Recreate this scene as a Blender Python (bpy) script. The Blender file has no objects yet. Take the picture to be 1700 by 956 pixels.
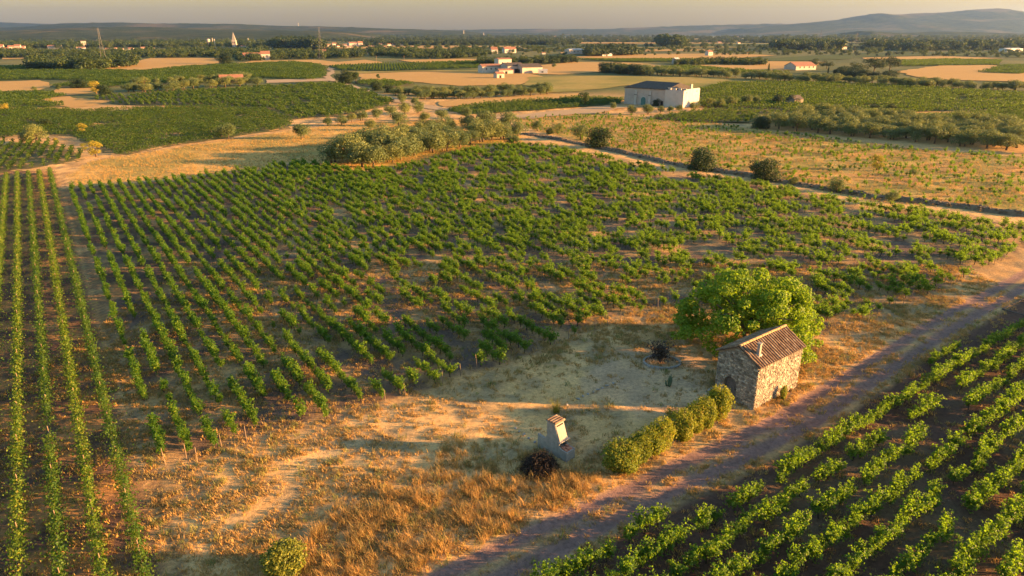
import bpy, math, random
import numpy as np
from mathutils import Vector, Matrix
from mathutils.geometry import tessellate_polygon

S = bpy.context.scene
COL = S.collection
R = math.radians
# ------------------------------------------------------------------ camera
CAM_H, FPX, HOR = 30.0, 1133.0, 54.0
PITCH = math.atan((478 - HOR) / FPX)
CP, SP = math.cos(PITCH), math.sin(PITCH)
cam = bpy.data.cameras.new('camera')
cam.sensor_width = 36.0
cam.lens = 36.0 * FPX / 1700.0
cam.clip_start = 0.5
cam.clip_end = 60000
camo = bpy.data.objects.new('camera', cam)
camo.location = (0, 0, CAM_H)
camo.rotation_euler = (math.pi / 2 - PITCH, 0, 0)
COL.objects.link(camo)
S.camera = camo
# ------------------------------------------------------------------ light
SUN_EL, SUN_AZ = 9.5, 93.5           # azimuth clockwise from the view direction (+Y)
world = bpy.data.worlds.new('World')
S.world = world
world.use_nodes = True
wn = world.node_tree.nodes
wl = world.node_tree.links
wn.clear()
sky = wn.new('ShaderNodeTexSky')
sky.sky_type = 'NISHITA'
sky.sun_disc = False
sky.sun_elevation = R(SUN_EL)
sky.sun_rotation = R(SUN_AZ)
sky.air_density = 1.8
sky.dust_density = 1.0
sky.ozone_density = 4.0
bg = wn.new('ShaderNodeBackground')
bg.inputs['Strength'].default_value = 0.07
wo = wn.new('ShaderNodeOutputWorld')
wl.new(sky.outputs[0], bg.inputs[0])
wl.new(bg.outputs[0], wo.inputs[0])
sun = bpy.data.lights.new('sun', 'SUN')
sun.energy = 5.0
sun.angle = R(0.5)
sun.color = (1.0, 0.54, 0.19)
suno = bpy.data.objects.new('sun', sun)
sd = Vector((math.sin(R(SUN_AZ)) * math.cos(R(SUN_EL)), math.cos(R(SUN_AZ)) * math.cos(R(SUN_EL)), math.sin(R(SUN_EL))))
suno.rotation_euler = sd.to_track_quat('Z', 'Y').to_euler()
suno.location = sd * 300
COL.objects.link(suno)
vs = S.view_settings
vs.view_transform = 'Standard'
vs.look = 'None'
vs.gamma = 1.0
vs.use_curve_mapping = False
vs.exposure = 2.55
S.cycles.max_bounces = 6
S.cycles.diffuse_bounces = 3
S.cycles.transmission_bounces = 4
S.cycles.volume_bounces = 1
S.cycles.use_denoising = True

# ------------------------------------------------------------------ helpers
def G(x, y, z=0.0):
    a = (x - 850) / FPX
    b = (478 - y) / FPX
    dz = -SP + b * CP
    t = (z - CAM_H) / dz
    return np.array([a * t, (CP + b * SP) * t, z])

def GP(pts):
    return np.array([G(*p)[:2] for p in pts])

def PX(w):
    w = np.atleast_2d(np.asarray(w, float))
    X, Y, Z = w[:, 0], w[:, 1], (w[:, 2] - CAM_H if w.shape[1] > 2 else -CAM_H + 0 * w[:, 0])
    dep = Y * CP - Z * SP
    up = Y * SP + Z * CP
    return np.stack([850 + FPX * X / dep, 478 - FPX * up / dep], 1)

_lat = {}
def vn(x, y, scale, seed=0):
    """2-D value noise 0..1"""
    if seed not in _lat:
        _lat[seed] = np.random.default_rng(seed + 77).random((256, 256))
    L = _lat[seed]
    x = np.asarray(x, float) / scale
    y = np.asarray(y, float) / scale
    xi, yi = np.floor(x).astype(int), np.floor(y).astype(int)
    fx, fy = x - xi, y - yi
    fx = fx * fx * (3 - 2 * fx)
    fy = fy * fy * (3 - 2 * fy)
    a = L[xi & 255, yi & 255]; b = L[(xi + 1) & 255, yi & 255]
    c = L[xi & 255, (yi + 1) & 255]; d = L[(xi + 1) & 255, (yi + 1) & 255]
    return (a * (1 - fx) + b * fx) * (1 - fy) + (c * (1 - fx) + d * fx) * fy

def fbm(x, y, scale, seed=0, o=4):
    s, a, t = 0, 1.0, 0
    for k in range(o):
        s = s + a * vn(x, y, scale / 2 ** k, seed + k); t += a; a *= .5
    return s / t

def pip(x, y, poly):
    x = np.asarray(x, float); y = np.asarray(y, float)
    ins = np.zeros(x.shape, bool)
    n = len(poly)
    for i in range(n):
        x0, y0 = poly[i]; x1, y1 = poly[(i + 1) % n]
        if y0 == y1: continue
        c = ((y0 > y) != (y1 > y)) & (x < (x1 - x0) * (y - y0) / (y1 - y0) + x0)
        ins ^= c
    return ins

def seg_dist(x, y, line):
    """signed distance to a polyline (+ left of travel) and arclength"""
    best = np.full(np.shape(x), 1e9); sg = np.zeros(np.shape(x)); al = np.zeros(np.shape(x)); acc = 0
    for (x0, y0), (x1, y1) in zip(line[:-1], line[1:]):
        dx, dy = x1 - x0, y1 - y0
        L = math.hypot(dx, dy)
        t = np.clip(((x - x0) * dx + (y - y0) * dy) / L ** 2, 0, 1)
        d = np.hypot(x - x0 - t * dx, y - y0 - t * dy)
        cr = dx * (y - y0) - dy * (x - x0)
        m = d < best
        best = np.where(m, d, best); sg = np.where(m, np.sign(cr), sg); al = np.where(m, acc + t * L, al)
        acc += L
    return best * sg, al

def prop(o, label=None, cat=None, group=None, kind=None):
    if label: o['label'] = label
    if cat: o['category'] = cat
    if group: o['group'] = group
    if kind: o['kind'] = kind
    return o

def mesh(name, V, Fs, mat=None, smooth=False):
    me = bpy.data.meshes.new(name)
    me.from_pydata(np.asarray(V, float).tolist(), [], Fs.tolist() if isinstance(Fs, np.ndarray) else Fs)
    if mat: me.materials.append(mat)
    if smooth: me.shade_smooth()
    me.update()
    return me

def obj(name, me, parent=None, loc=(0, 0, 0), rz=0.0, scale=None):
    o = bpy.data.objects.new(name, me)
    COL.objects.link(o)
    o.location = loc
    o.rotation_euler = (0, 0, rz)
    if scale is not None: o.scale = (scale,) * 3 if np.isscalar(scale) else scale
    if parent is not None: o.parent = parent
    return o

def thing(name, label, cat, loc=(0, 0, 0), rz=0.0, scale=None, group=None):
    o = obj(name, None, None, loc, rz, scale)
    o.empty_display_size = .3
    return prop(o, label, cat, group)

class MB:
    def __init__(s): s.V = []; s.F = []
    def add(s, V, Fs):
        n = len(s.V)
        s.V.extend([tuple(map(float, v)) for v in V]); s.F.extend([tuple(int(i) + n for i in f) for f in Fs])
    def box(s, x0, x1, y0, y1, z0, z1):
        s.add([(x0, y0, z0), (x1, y0, z0), (x1, y1, z0), (x0, y1, z0), (x0, y0, z1), (x1, y0, z1), (x1, y1, z1), (x0, y1, z1)],
              [(3, 2, 1, 0), (4, 5, 6, 7), (0, 1, 5, 4), (1, 2, 6, 5), (2, 3, 7, 6), (3, 0, 4, 7)])
    def tube(s, pts, rad, n=6, cap=True):
        pts = [Vector(p) for p in pts]
        rad = [rad] * len(pts) if np.isscalar(rad) else rad
        rings = []
        for i, p in enumerate(pts):
            d = (pts[min(i + 1, len(pts) - 1)] - pts[max(i - 1, 0)]).normalized()
            a = d.cross(Vector((0, 0, 1)) if abs(d.z) < .9 else Vector((1, 0, 0))).normalized()
            b = d.cross(a)
            rings.append([p + (a * math.cos(2 * math.pi * k / n) + b * math.sin(2 * math.pi * k / n)) * rad[i] for k in range(n)])
        V = [v for r in rings for v in r]
        Fs = [(i * n + k, i * n + (k + 1) % n, (i + 1) * n + (k + 1) % n, (i + 1) * n + k) for i in range(len(pts) - 1) for k in range(n)]
        if cap: Fs += [tuple(range(n))[::-1], tuple((len(pts) - 1) * n + k for k in range(n))]
        s.add(V, Fs)
    def prism(s, poly, y0, y1, holes=()):
        """polygon in (x, z) extruded along y; holes are cut through"""
        loops = [list(poly)] + [list(h) for h in holes]
        tri = tessellate_polygon([[Vector((p[0], p[1], 0)) for p in l] for l in loops])
        flat = [p for l in loops for p in l]
        n = len(flat)
        V = [(p[0], y0, p[1]) for p in flat] + [(p[0], y1, p[1]) for p in flat]
        Fs = [tuple(t) for t in tri] + [tuple(i + n for i in t[::-1]) for t in tri]
        k = 0
        for l in loops:
            m = len(l)
            Fs += [(k + i, k + (i + 1) % m, n + k + (i + 1) % m, n + k + i) for i in range(m)]
            k += m
        s.add(V, Fs)
    def me(s, name, mat=None, smooth=False):
        m = mesh(name, s.V, s.F, mat, smooth)
        return m
    def ob(s, name, mat, parent=None, smooth=False, **k):
        import bmesh
        m = s.me(name, mat, smooth)
        b = bmesh.new(); b.from_mesh(m); bmesh.ops.recalc_face_normals(b, faces=b.faces); b.to_mesh(m); b.free()
        return obj(name, m, parent, **k)

def leaves(C, N, size, rng, aspect=.8, fold=.18):
    C = np.asarray(C, float); n = len(C)
    N = np.asarray(N, float) + 1e-6
    N /= np.linalg.norm(N, axis=1, keepdims=True)
    A = rng.normal(size=(n, 3))
    U = np.cross(N, A); U /= np.linalg.norm(U, axis=1, keepdims=True) + 1e-9
    W = np.cross(N, U)
    s = np.broadcast_to(np.asarray(size, float), (n,))[:, None]
    V = np.stack([C - U * s * .5, C + W * s * .5 * aspect + N * s * fold, C + U * s * .55, C - W * s * .5 * aspect + N * s * fold], 1).reshape(-1, 3)
    return V, np.arange(4 * n).reshape(n, 4)

# ------------------------------------------------------------------ materials
def nodes(name):
    m = bpy.data.materials.new(name)
    m.use_nodes = True
    nt = m.node_tree
    nt.nodes.clear()
    out = nt.nodes.new('ShaderNodeOutputMaterial')
    return m, nt, out

def N_(nt, t, **k):
    n = nt.nodes.new(t)
    for a, v in k.items(): setattr(n, a, v)
    return n

def noise(nt, scale, detail=4, rough=.55, vec=None, dist=0):
    n = N_(nt, 'ShaderNodeTexNoise')
    n.inputs['Scale'].default_value = scale
    n.inputs['Detail'].default_value = detail
    n.inputs['Roughness'].default_value = rough
    n.inputs['Distortion'].default_value = dist
    if vec: nt.links.new(vec, n.inputs['Vector'])
    return n

def ramp(nt, src, stops):
    r = N_(nt, 'ShaderNodeValToRGB')
    e = r.color_ramp.elements
    while len(e) < len(stops): e.new(.5)
    for i, (p, c) in enumerate(stops):
        e[i].position = p; e[i].color = tuple(c) + (1,) if len(c) == 3 else c
    nt.links.new(src, r.inputs[0])
    return r

def mix(nt, fac, a, b, mode='MIX'):
    m = N_(nt, 'ShaderNodeMix', data_type='RGBA', blend_type=mode)
    for i, v in ((0, fac), (6, a), (7, b)):
        if hasattr(v, 'is_output'): nt.links.new(v, m.inputs[i])
        elif i == 0: m.inputs[0].default_value = v
        else: m.inputs[i].default_value = tuple(v) + (1,)
    return m.outputs[2]

def coords(nt):
    return N_(nt, 'ShaderNodeNewGeometry').outputs['Position']

def surf(name, c1, c2, scale=2.0, rough=.9, bump=.0, bscale=None, c3=None, obj_space=True, bdist=.05, island=0.0):
    m, nt, out = nodes(name)
    v = N_(nt, 'ShaderNodeTexCoord').outputs['Object'] if obj_space else coords(nt)
    n = noise(nt, scale, 6, .6, v)
    st = [(.3, c1), (.7, c2)] if c3 is None else [(.28, c1), (.5, c2), (.72, c3)]
    c = ramp(nt, n.outputs[0], st).outputs[0]
    if island:
        g = N_(nt, 'ShaderNodeNewGeometry').outputs['Random Per Island']
        r = ramp(nt, g, [(0, (1 - island,) * 3), (1, (1 + island,) * 3)])
        c = mix(nt, 1.0, c, r.outputs[0], 'MULTIPLY')
    b = N_(nt, 'ShaderNodeBsdfPrincipled')
    b.inputs['Roughness'].default_value = rough
    b.inputs['Specular IOR Level'].default_value = .25
    nt.links.new(c, b.inputs['Base Color'])
    if bump:
        bn = noise(nt, bscale or scale * 4, 5, .65, v)
        bp = N_(nt, 'ShaderNodeBump')
        bp.inputs['Strength'].default_value = bump
        bp.inputs['Distance'].default_value = bdist
        nt.links.new(bn.outputs[0], bp.inputs['Height'])
        nt.links.new(bp.outputs[0], b.inputs['Normal'])
    nt.links.new(b.outputs[0], out.inputs[0])
    return m

def leafmat(name, c1, c2, tr, tw=.35, rough=.55, c3=None, p3=.9):
    m, nt, out = nodes(name)
    g = N_(nt, 'ShaderNodeNewGeometry').outputs['Random Per Island']
    st = [(0, c1), (.8, c2)] + ([(p3 + .05, c3)] if c3 else [])
    c = ramp(nt, g, st).outputs[0]
    oi = N_(nt, 'ShaderNodeObjectInfo').outputs['Random']
    r = ramp(nt, oi, [(0, (.6, .72, .75)), (.5, (1, 1, 1)), (1, (1.4, 1.2, .95))])
    c = mix(nt, 1.0, c, r.outputs[0], 'MULTIPLY')
    b = N_(nt, 'ShaderNodeBsdfPrincipled')
    b.inputs['Roughness'].default_value = rough
    b.inputs['Specular IOR Level'].default_value = .3
    nt.links.new(c, b.inputs['Base Color'])
    t = N_(nt, 'ShaderNodeBsdfTranslucent')
    t.inputs[0].default_value = tuple(tr) + (1,)
    ms = N_(nt, 'ShaderNodeMixShader')
    ms.inputs[0].default_value = tw
    nt.links.new(b.outputs[0], ms.inputs[1]); nt.links.new(t.outputs[0], ms.inputs[2])
    nt.links.new(ms.outputs[0], out.inputs[0])
    return m

M = {}
M['vine'] = leafmat('vine_leaf', (.020, .068, .007), (.066, .14, .012), (.26, .42, .016), .47, c3=(.20, .25, .03), p3=.92)
M['trellis'] = leafmat('trellis_vine_leaf', (.03, .08, .009), (.095, .155, .016), (.25, .36, .018), .4, c3=(.17, .18, .03), p3=.93)
M['vinefar'] = leafmat('far_vine_leaf', (.020, .052, .008), (.066, .108, .013), (.14, .21, .014), .36)
M['mulberry'] = leafmat('tree_leaf', (.05, .13, .010), (.15, .25, .018), (.30, .44, .015), .42, c3=(.24, .29, .03))
M['hedge'] = leafmat('hedge_leaf', (.07, .125, .014), (.22, .26, .025), (.34, .36, .02), .32, c3=(.25, .15, .03), p3=.94)
M['olive'] = leafmat('olive_leaf', (.06, .088, .028), (.175, .215, .08), (.24, .27, .06), .28)
M['oak'] = leafmat('dark_oak_leaf', (.018, .036, .012), (.05, .078, .022), (.05, .08, .015), .2)
M['pine'] = leafmat('pine_needles', (.03, .055, .018), (.07, .10, .03), (.07, .09, .02), .2)
M['mixed'] = leafmat('broadleaf', (.028, .055, .014), (.08, .11, .028), (.11, .15, .02), .28)
M['yellow'] = leafmat('yellow_leaf', (.19, .19, .03), (.36, .30, .04), (.42, .34, .04), .4)
M['straw'] = leafmat('dry_grass_blade', (.27, .155, .055), (.54, .35, .13), (.5, .3, .09), .33, .7, c3=(.2, .18, .05), p3=.9)
M['scrub'] = leafmat('scrub_leaf', (.06, .095, .018), (.16, .19, .03), (.24, .27, .03), .3)
M['weed'] = leafmat('green_weed', (.12, .15, .04), (.25, .24, .07), (.25, .25, .05), .3, .7)
M['twig'] = surf('dark_twig', (.018, .014, .013), (.05, .034, .028), 8, island=.5)
M['bark'] = surf('bark', (.08, .055, .04), (.17, .12, .085), 12, .95, .6, 30)
M['vinewood'] = surf('vine_wood', (.05, .035, .026), (.11, .075, .055), 14, .95, .5, 40)
M['post'] = surf('weathered_stake', (.16, .11, .075), (.30, .21, .14), 9, .9, .3)
M['steel'] = surf('grey_steel', (.12, .12, .12), (.18, .17, .17), 5, .5)
M['mortar'] = surf('lime_mortar', (.17, .13, .10), (.28, .22, .165), 5, .95, .5, 25)
M['stone'] = surf('rubble_stone', (.16, .13, .11), (.42, .35, .27), 3.5, .95, .6, 18, island=.5)
M['rock'] = surf('field_rock', (.09, .065, .05), (.20, .145, .10), 3, .95, .6, 14, island=.35)
M['ridge'] = surf('tan_ridge_tile', (.30, .18, .085), (.48, .30, .15), 5, .9, .3)
M['tilebed'] = surf('dark_tile_channel', (.045, .03, .024), (.09, .055, .04), 3)  # slab under the tiles, coloured darker so the columns stand apart
M['tile'] = surf('clay_tile', (.10, .06, .04), (.23, .14, .085), 2.2, .9, .4, 20, c3=(.38, .29, .20), obj_space=False, island=.25)
M['concrete'] = surf('old_concrete', (.24, .215, .195), (.36, .325, .29), 3, .95, .35, 18)
M['brick'] = surf('hearth_brick', (.38, .14, .08), (.55, .24, .15), 4, .9, .3)
M['doorwood'] = surf('old_door_wood', (.10, .085, .08), (.17, .14, .13), 6, .85, .2)
M['dark'] = surf('dark_opening', (.012, .011, .011), (.022, .02, .018), 4)
M['white'] = surf('white_render', (.42, .38, .35), (.52, .47, .43), .6, .9, .1, 6)
M['white2'] = surf('pale_render', (.38, .31, .275), (.48, .40, .35), .4, .9)
M['slate'] = surf('grey_roof_tile', (.06, .046, .04), (.10, .08, .068), 1.2, .8, .3, 12)
M['redroof'] = surf('red_roof', (.20, .09, .06), (.32, .16, .10), .8, .85)
M['glass'] = surf('window_glass', (.02, .025, .03), (.04, .045, .05), 2, .15)
M['tealdoor'] = surf('teal_door', (.05, .13, .13), (.08, .18, .17), 3, .5)
M['metalwhite'] = surf('painted_white_sheet', (.5, .49, .48), (.62, .6, .58), 1, .5)

# ------------------------------------------------------------------ instancing for uncountable stuff
def source(name, mats_geo):
    """unlinked mesh variants that a stuff object scatters"""
    c = bpy.data.collections.new(name)
    for i, me in enumerate(mats_geo):
        o = bpy.data.objects.new('%s_%02d' % (name, i), me)
        c.objects.link(o)
    return c

def scatter(name, P, rot, scl, vid, coll, label, cat):
    P = np.asarray(P, float)
    me = bpy.data.meshes.new(name)
    me.from_pydata(P.tolist(), [], [])
    a = me.attributes.new('rot', 'FLOAT_VECTOR', 'POINT'); a.data.foreach_set('vector', np.asarray(rot, np.float32).ravel())
    a = me.attributes.new('scl', 'FLOAT_VECTOR', 'POINT'); a.data.foreach_set('vector', np.asarray(scl, np.float32).ravel())
    a = me.attributes.new('vid', 'INT', 'POINT'); a.data.foreach_set('value', np.asarray(vid, np.int32))
    o = obj(name, me)
    ng = bpy.data.node_groups.new(name + '_scatter', 'GeometryNodeTree')
    ng.interface.new_socket('Geometry', in_out='INPUT', socket_type='NodeSocketGeometry')
    ng.interface.new_socket('Geometry', in_out='OUTPUT', socket_type='NodeSocketGeometry')
    gi = ng.nodes.new('NodeGroupInput'); go = ng.nodes.new('NodeGroupOutput')
    ip = ng.nodes.new('GeometryNodeInstanceOnPoints')
    ci = ng.nodes.new('GeometryNodeCollectionInfo')
    ci.inputs['Collection'].default_value = coll
    ci.inputs['Separate Children'].default_value = True
    ci.inputs['Reset Children'].default_value = True
    ip.inputs['Pick Instance'].default_value = True
    def na(t, n):
        k = ng.nodes.new('GeometryNodeInputNamedAttribute'); k.data_type = t; k.inputs['Name'].default_value = n
        return k.outputs['Attribute']
    L = ng.links.new
    L(gi.outputs[0], ip.inputs['Points']); L(ci.outputs[0], ip.inputs['Instance'])
    L(na('INT', 'vid'), ip.inputs['Instance Index'])
    L(na('FLOAT_VECTOR', 'rot'), ip.inputs['Rotation'])
    L(na('FLOAT_VECTOR', 'scl'), ip.inputs['Scale'])
    L(ip.outputs[0], go.inputs[0])
    md = o.modifiers.new('scatter', 'NODES'); md.node_group = ng
    return prop(o, label, cat, kind='stuff')

def rot_scl(n, rng, rz=None, s0=.8, s1=1.2, tilt=.06):
    r = np.zeros((n, 3)); r[:, 2] = rng.random(n) * 6.283 if rz is None else rz
    r[:, :2] = rng.normal(size=(n, 2)) * tilt
    s = rng.uniform(s0, s1, n)
    return r, np.stack([s, s, s * rng.uniform(.85, 1.15, n)], 1)

# ================================================================== layout
RD = np.array([-.5617, .8273]); RN = np.array([.8273, .5617])       # vine-row direction / across
MAIN = GP([(112, 314), (300, 297), (430, 281), (490, 270), (545, 277), (600, 287), (680, 276), (790, 249), (868, 239),
           (980, 257), (1140, 292), (1290, 313), (1450, 347), (1570, 357), (1720, 378), (1720, 412), (1690, 418), (1560, 484),
           (1480, 515), (1400, 545), (1360, 562), (1250, 520), (1130, 503), (1080, 512), (1000, 537), (920, 572), (830, 607),
           (740, 632), (680, 657), (570, 692), (500, 704), (410, 738), (275, 778), (200, 560)])
TRACK = GP([(620, 1040), (800, 950), (1040, 832), (1200, 757), (1330, 692), (1470, 602), (1560, 544), (1640, 498), (1720, 455), (1900, 372)])
MEADOW = GP([(112, 292), (150, 268), (280, 247), (480, 217), (560, 206), (700, 200), (790, 199), (860, 212), (868, 237), (790, 247),
             (680, 274), (600, 285), (545, 275), (490, 268), (430, 279), (300, 295), (118, 311)])
SPARSE = GP([(850, 197), (1000, 188), (1180, 203), (1245, 213), (1380, 230), (1500, 245), (1720, 262), (1720, 362), (1570, 345), (1450, 335),
             (1290, 301), (1140, 278), (1000, 243), (880, 214)])
ORCH = GP([(1245, 205), (1262, 191), (1400, 191), (1560, 199), (1720, 214), (1720, 256), (1500, 243), (1380, 229), (1250, 213)])
BANK = GP([(872, 222), (930, 232), (1000, 246), (1060, 259), (1140, 277), (1220, 288), (1290, 301), (1380, 315), (1450, 328), (1560, 339), (1720, 361)])
TALL = GP([(430, 1000), (520, 880), (590, 820), (690, 790), (760, 755), (860, 735), (905, 770), (960, 775), (1010, 805), (985, 835), (870, 890), (770, 935), (690, 1000)])
YARD = GP([(1180, 655), (1060, 700), (960, 640), (1000, 600), (1130, 560), (1180, 600)])

def in_lower(x, y):
    d, al = seg_dist(x, y, TRACK)
    return d                                           # + left (north) of the track

# ------------------------------------------------------------------ ground: one sheet, finest near the camera
def graded(a, b, parts, far0, far1, g=1.13):
    core = np.concatenate([np.arange(p0, p1, st) for p0, p1, st in parts] + [[parts[-1][1]]])
    up = []; v = core[-1]; st = parts[-1][2] * 2
    while v < far1: v += st; up.append(v); st *= g
    dn = []; v = core[0]; st = parts[0][2] * 2
    while v > far0: v -= st; dn.append(v); st *= g
    return np.concatenate([dn[::-1], core, up])
gx = graded(0, 0, [(-122, 122, .5)], -11000, 11000)
gy = graded(0, 0, [(23, 130, .45), (130, 262, 1.0)], -1500, 12500)
GX, GY = np.meshgrid(gx, gy)
near = np.clip((300 - np.hypot(GX * .8, GY - 90)) / 60, 0, 1)

def ground_fields(x, y):
    """surface kinds with frayed edges: each 0..1"""
    out = {}
    acc = {k: 0 for k in ('main', 'meadow', 'sparse', 'tall', 'orch', 'yard')}
    for k in range(4):
        s = 1.6 if k < 3 else .6
        wx = x + (vn(x, y, 2.3, 20 + k) - .5) * s * 2; wy = y + (vn(x, y, 2.3, 30 + k) - .5) * s * 2
        for n, P in (('main', MAIN), ('meadow', MEADOW), ('sparse', SPARSE), ('tall', TALL), ('orch', ORCH), ('yard', YARD)):
            acc[n] = acc[n] + pip(wx, wy, P) * .25
    out.update(acc)
    d, al = seg_dist(x, y, TRACK)
    d = d + (vn(x, y, 4, 50) - .5) * .35
    out['d'] = d
    e = lambda c, w: np.exp(-((d - c) / w) ** 2)
    out['rut'] = np.clip(e(.95, .42) + e(-.95, .45), 0, 1)
    out['track'] = np.clip((1.85 - np.abs(d)) / .35, 0, 1)
    out['lower'] = np.clip((-d - 1.9) / .8, 0, 1)
    s = x * RN[0] + y * RN[1]
    out['trel'] = np.clip((1.2 - s) / .8, 0, 1) * (y < 158) * (d > 2)
    out['s'] = s; out['t'] = x * RD[0] + y * RD[1]
    return out
gf = ground_fields(GX, GY)
STRAW = np.array([.58, .36, .15]); PALE = np.array([.76, .54, .30]); SOIL = np.array([.135, .09, .07]); REDS = np.array([.105, .058, .042])
TRK = np.array([.22, .135, .115]); GRN = np.array([.20, .165, .045]); FARC = np.array([.085, .10, .04]); DRK = np.array([.27, .20, .115])
def lerp(a, b, w): return a * (1 - w[..., None]) + b * w[..., None]
n1 = fbm(GX, GY, 9, 1); n2 = fbm(GX, GY, 2.2, 5); n3 = fbm(GX, GY, 30, 9)
col = np.broadcast_to(FARC, GX.shape + (3,)).copy()
col = lerp(col, FARC * np.array([1.9, 1.5, 1.3]), np.clip((n3 - .45) * 5, 0, 1))
col = lerp(col, STRAW, near)
clr = np.exp(-((GX - 2.5) / 17) ** 4 - ((GY - 52) / 10) ** 4)
col = lerp(col, PALE * np.array([1, .93, .85]), np.clip((n1 - .5) * 4, 0, 1) * near * (.3 + .7 * clr))
col = lerp(col, np.array([.38, .215, .085]), (1 - clr) * np.clip((fbm(GX, GY, 5, 66) - .42) * 4, 0, .7) * near)
col = lerp(col, DRK, np.clip((n2 - .52) * 5, 0, .75) * near)
col = lerp(col, np.array([.52, .32, .10]), gf['meadow'])
col = lerp(col, GRN * 1.25, gf['meadow'] * np.clip((fbm(GX, GY, 14, 60) - .5) * 6, 0, .75))
col = lerp(col, STRAW * np.array([.74, .84, .62]), gf['sparse'])
col = lerp(col, STRAW * np.array([.85, .7, .6]), gf['sparse'] * np.clip((fbm(GX, GY * 2, 12, 61) - .5) * 6, 0, .8))
col = lerp(col, GRN * 1.1, gf['sparse'] * np.clip((fbm(GX, GY, 6, 64) - .5) * 7, 0, .8))
col = lerp(col, STRAW * .8, gf['orch'])
soil = lerp(np.broadcast_to(SOIL, col.shape), STRAW * .85, np.clip((n2 - .5) * 5, 0, .55) + np.clip((n1 - .55) * 3, 0, .3))
rowph = (gf['s'] - .094 * 30) / 1.725
under = np.exp(-((rowph - np.round(rowph)) * 1.725 / .42) ** 2)
soil = lerp(soil, STRAW * .75, under * np.clip((n2 - .35) * 3, 0, .6))
col = lerp(col, soil, gf['main'])
tsoil = lerp(np.broadcast_to(SOIL * np.array([1.0, .9, .85]), col.shape), STRAW * np.array([.9, .75, .62]), np.clip((n2 - .47) * 5, 0, .65))
col = lerp(col, tsoil, gf['trel'])
tw = np.exp(-((gf['s'] - 1.75) / .22) ** 2) + .6 * np.exp(-((gf['s'] - .75) / .2) ** 2)     # wheel marks beside the trellised rows
col = lerp(col, SOIL * .8, np.clip(tw, 0, 1) * .75 * (gf['t'] > -5) * (GY < 150))
col = lerp(col, np.array([.54, .345, .22]), gf['yard'] * .5)
col = lerp(col, lerp(np.broadcast_to(REDS, col.shape), DRK * .75, np.clip((n1 - .5) * 4, 0, .45)), gf['lower'] * near)
mid = np.exp(-(gf['d'] / .42) ** 2) * np.clip(n2 * 2.4 - .5, 0, .9)
col = lerp(col, lerp(np.broadcast_to(TRK * 1.05, col.shape), STRAW * .8, mid), gf['track'] * near)
col = lerp(col, TRK * (0.92 + .16 * n1[..., None]), gf['rut'] * near)
bd, _ = seg_dist(GX, GY, BANK)
col = lerp(col, SOIL * .9, np.exp(-((bd + .3) / 1.6) ** 2) * (GX > 0) * near)
col = lerp(col, STRAW * 1.1, np.exp(-((bd + 4.0) / 1.5) ** 2) * (GX > 5) * near * .8)
GZ = ((fbm(GX, GY, 3.0, 70) - .5) * .16 + (vn(GX, GY, 1.0, 75) - .5) * .10) * near * np.clip((GY - 0) / 20, 0, 1)
GZ = GZ * (1 - .75 * gf['track']) - .09 * gf['rut'] * near - .05 * np.clip(tw, 0, 1) * near
GZ += gf['lower'] * (vn(GX, GY, 1.4, 81) - .5) * .12 * near
nx, ny = len(gx), len(gy)
V = np.stack([GX, GY, GZ], -1).reshape(-1, 3)
I = np.arange(nx * ny).reshape(ny, nx)
Fq = np.stack([I[:-1, :-1], I[:-1, 1:], I[1:, 1:], I[1:, :-1]], -1).reshape(-1, 4)
def ground_material():
    m, nt, out = nodes('ground')
    at = N_(nt, 'ShaderNodeVertexColor', layer_name='col')
    p = coords(nt)
    a = noise(nt, 2.9, 9, .8, p)
    b = noise(nt, .35, 6, .6, p)
    c = noise(nt, 9.0, 4, .7, p)
    r = ramp(nt, a.outputs[0], [(.34, (.5, .46, .44)), (.5, (1.0, 1.0, 1.0)), (.66, (1.4, 1.34, 1.25))])
    col = mix(nt, .85, at.outputs[0], r.outputs[0], 'MULTIPLY')
    r2 = ramp(nt, b.outputs[0], [(.3, (.8, .8, .78)), (.7, (1.2, 1.18, 1.15))])
    col = mix(nt, .8, col, r2.outputs[0], 'MULTIPLY')
    bs = N_(nt, 'ShaderNodeBsdfPrincipled')
    bs.inputs['Roughness'].default_value = .95
    bs.inputs['Specular IOR Level'].default_value = .1
    nt.links.new(col, bs.inputs['Base Color'])
    ad = N_(nt, 'ShaderNodeMath', operation='ADD')
    nt.links.new(a.outputs[0], ad.inputs[0]); nt.links.new(c.outputs[0], ad.inputs[1])
    bp = N_(nt, 'ShaderNodeBump')
    bp.inputs['Strength'].default_value = .6; bp.inputs['Distance'].default_value = .1
    nt.links.new(ad.outputs[0], bp.inputs['Height']); nt.links.new(bp.outputs[0], bs.inputs['Normal'])
    nt.links.new(bs.outputs[0], out.inputs[0])
    return m
def grid_mesh(name, V, Fq, mat):
    me = bpy.data.meshes.new(name)
    me.vertices.add(len(V)); me.vertices.foreach_set('co', V.astype(np.float32).ravel())
    me.loops.add(Fq.size); me.loops.foreach_set('vertex_index', Fq.astype(np.int32).ravel())
    me.polygons.add(len(Fq)); me.polygons.foreach_set('loop_start', (np.arange(len(Fq)) * 4).astype(np.int32))
    me.polygons.foreach_set('use_smooth', np.ones(len(Fq), bool))
    me.materials.append(mat)
    me.update(calc_edges=True)
    return me
gme = grid_mesh('ground', V, Fq, ground_material())
ca = gme.color_attributes.new('col', 'FLOAT_COLOR', 'POINT')
ca.data.foreach_set('color', np.concatenate([col.reshape(-1, 3), np.ones((nx * ny, 1))], 1).astype(np.float32).ravel())
ground = prop(obj('ground', gme), kind='structure')
def gz(x, y):
    """height of the ground sheet at a point (nearest vertex is fine)"""
    i = np.clip(np.searchsorted(gx, x), 0, nx - 1); j = np.clip(np.searchsorted(gy, y), 0, ny - 1)
    return GZ[j, i]

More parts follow.
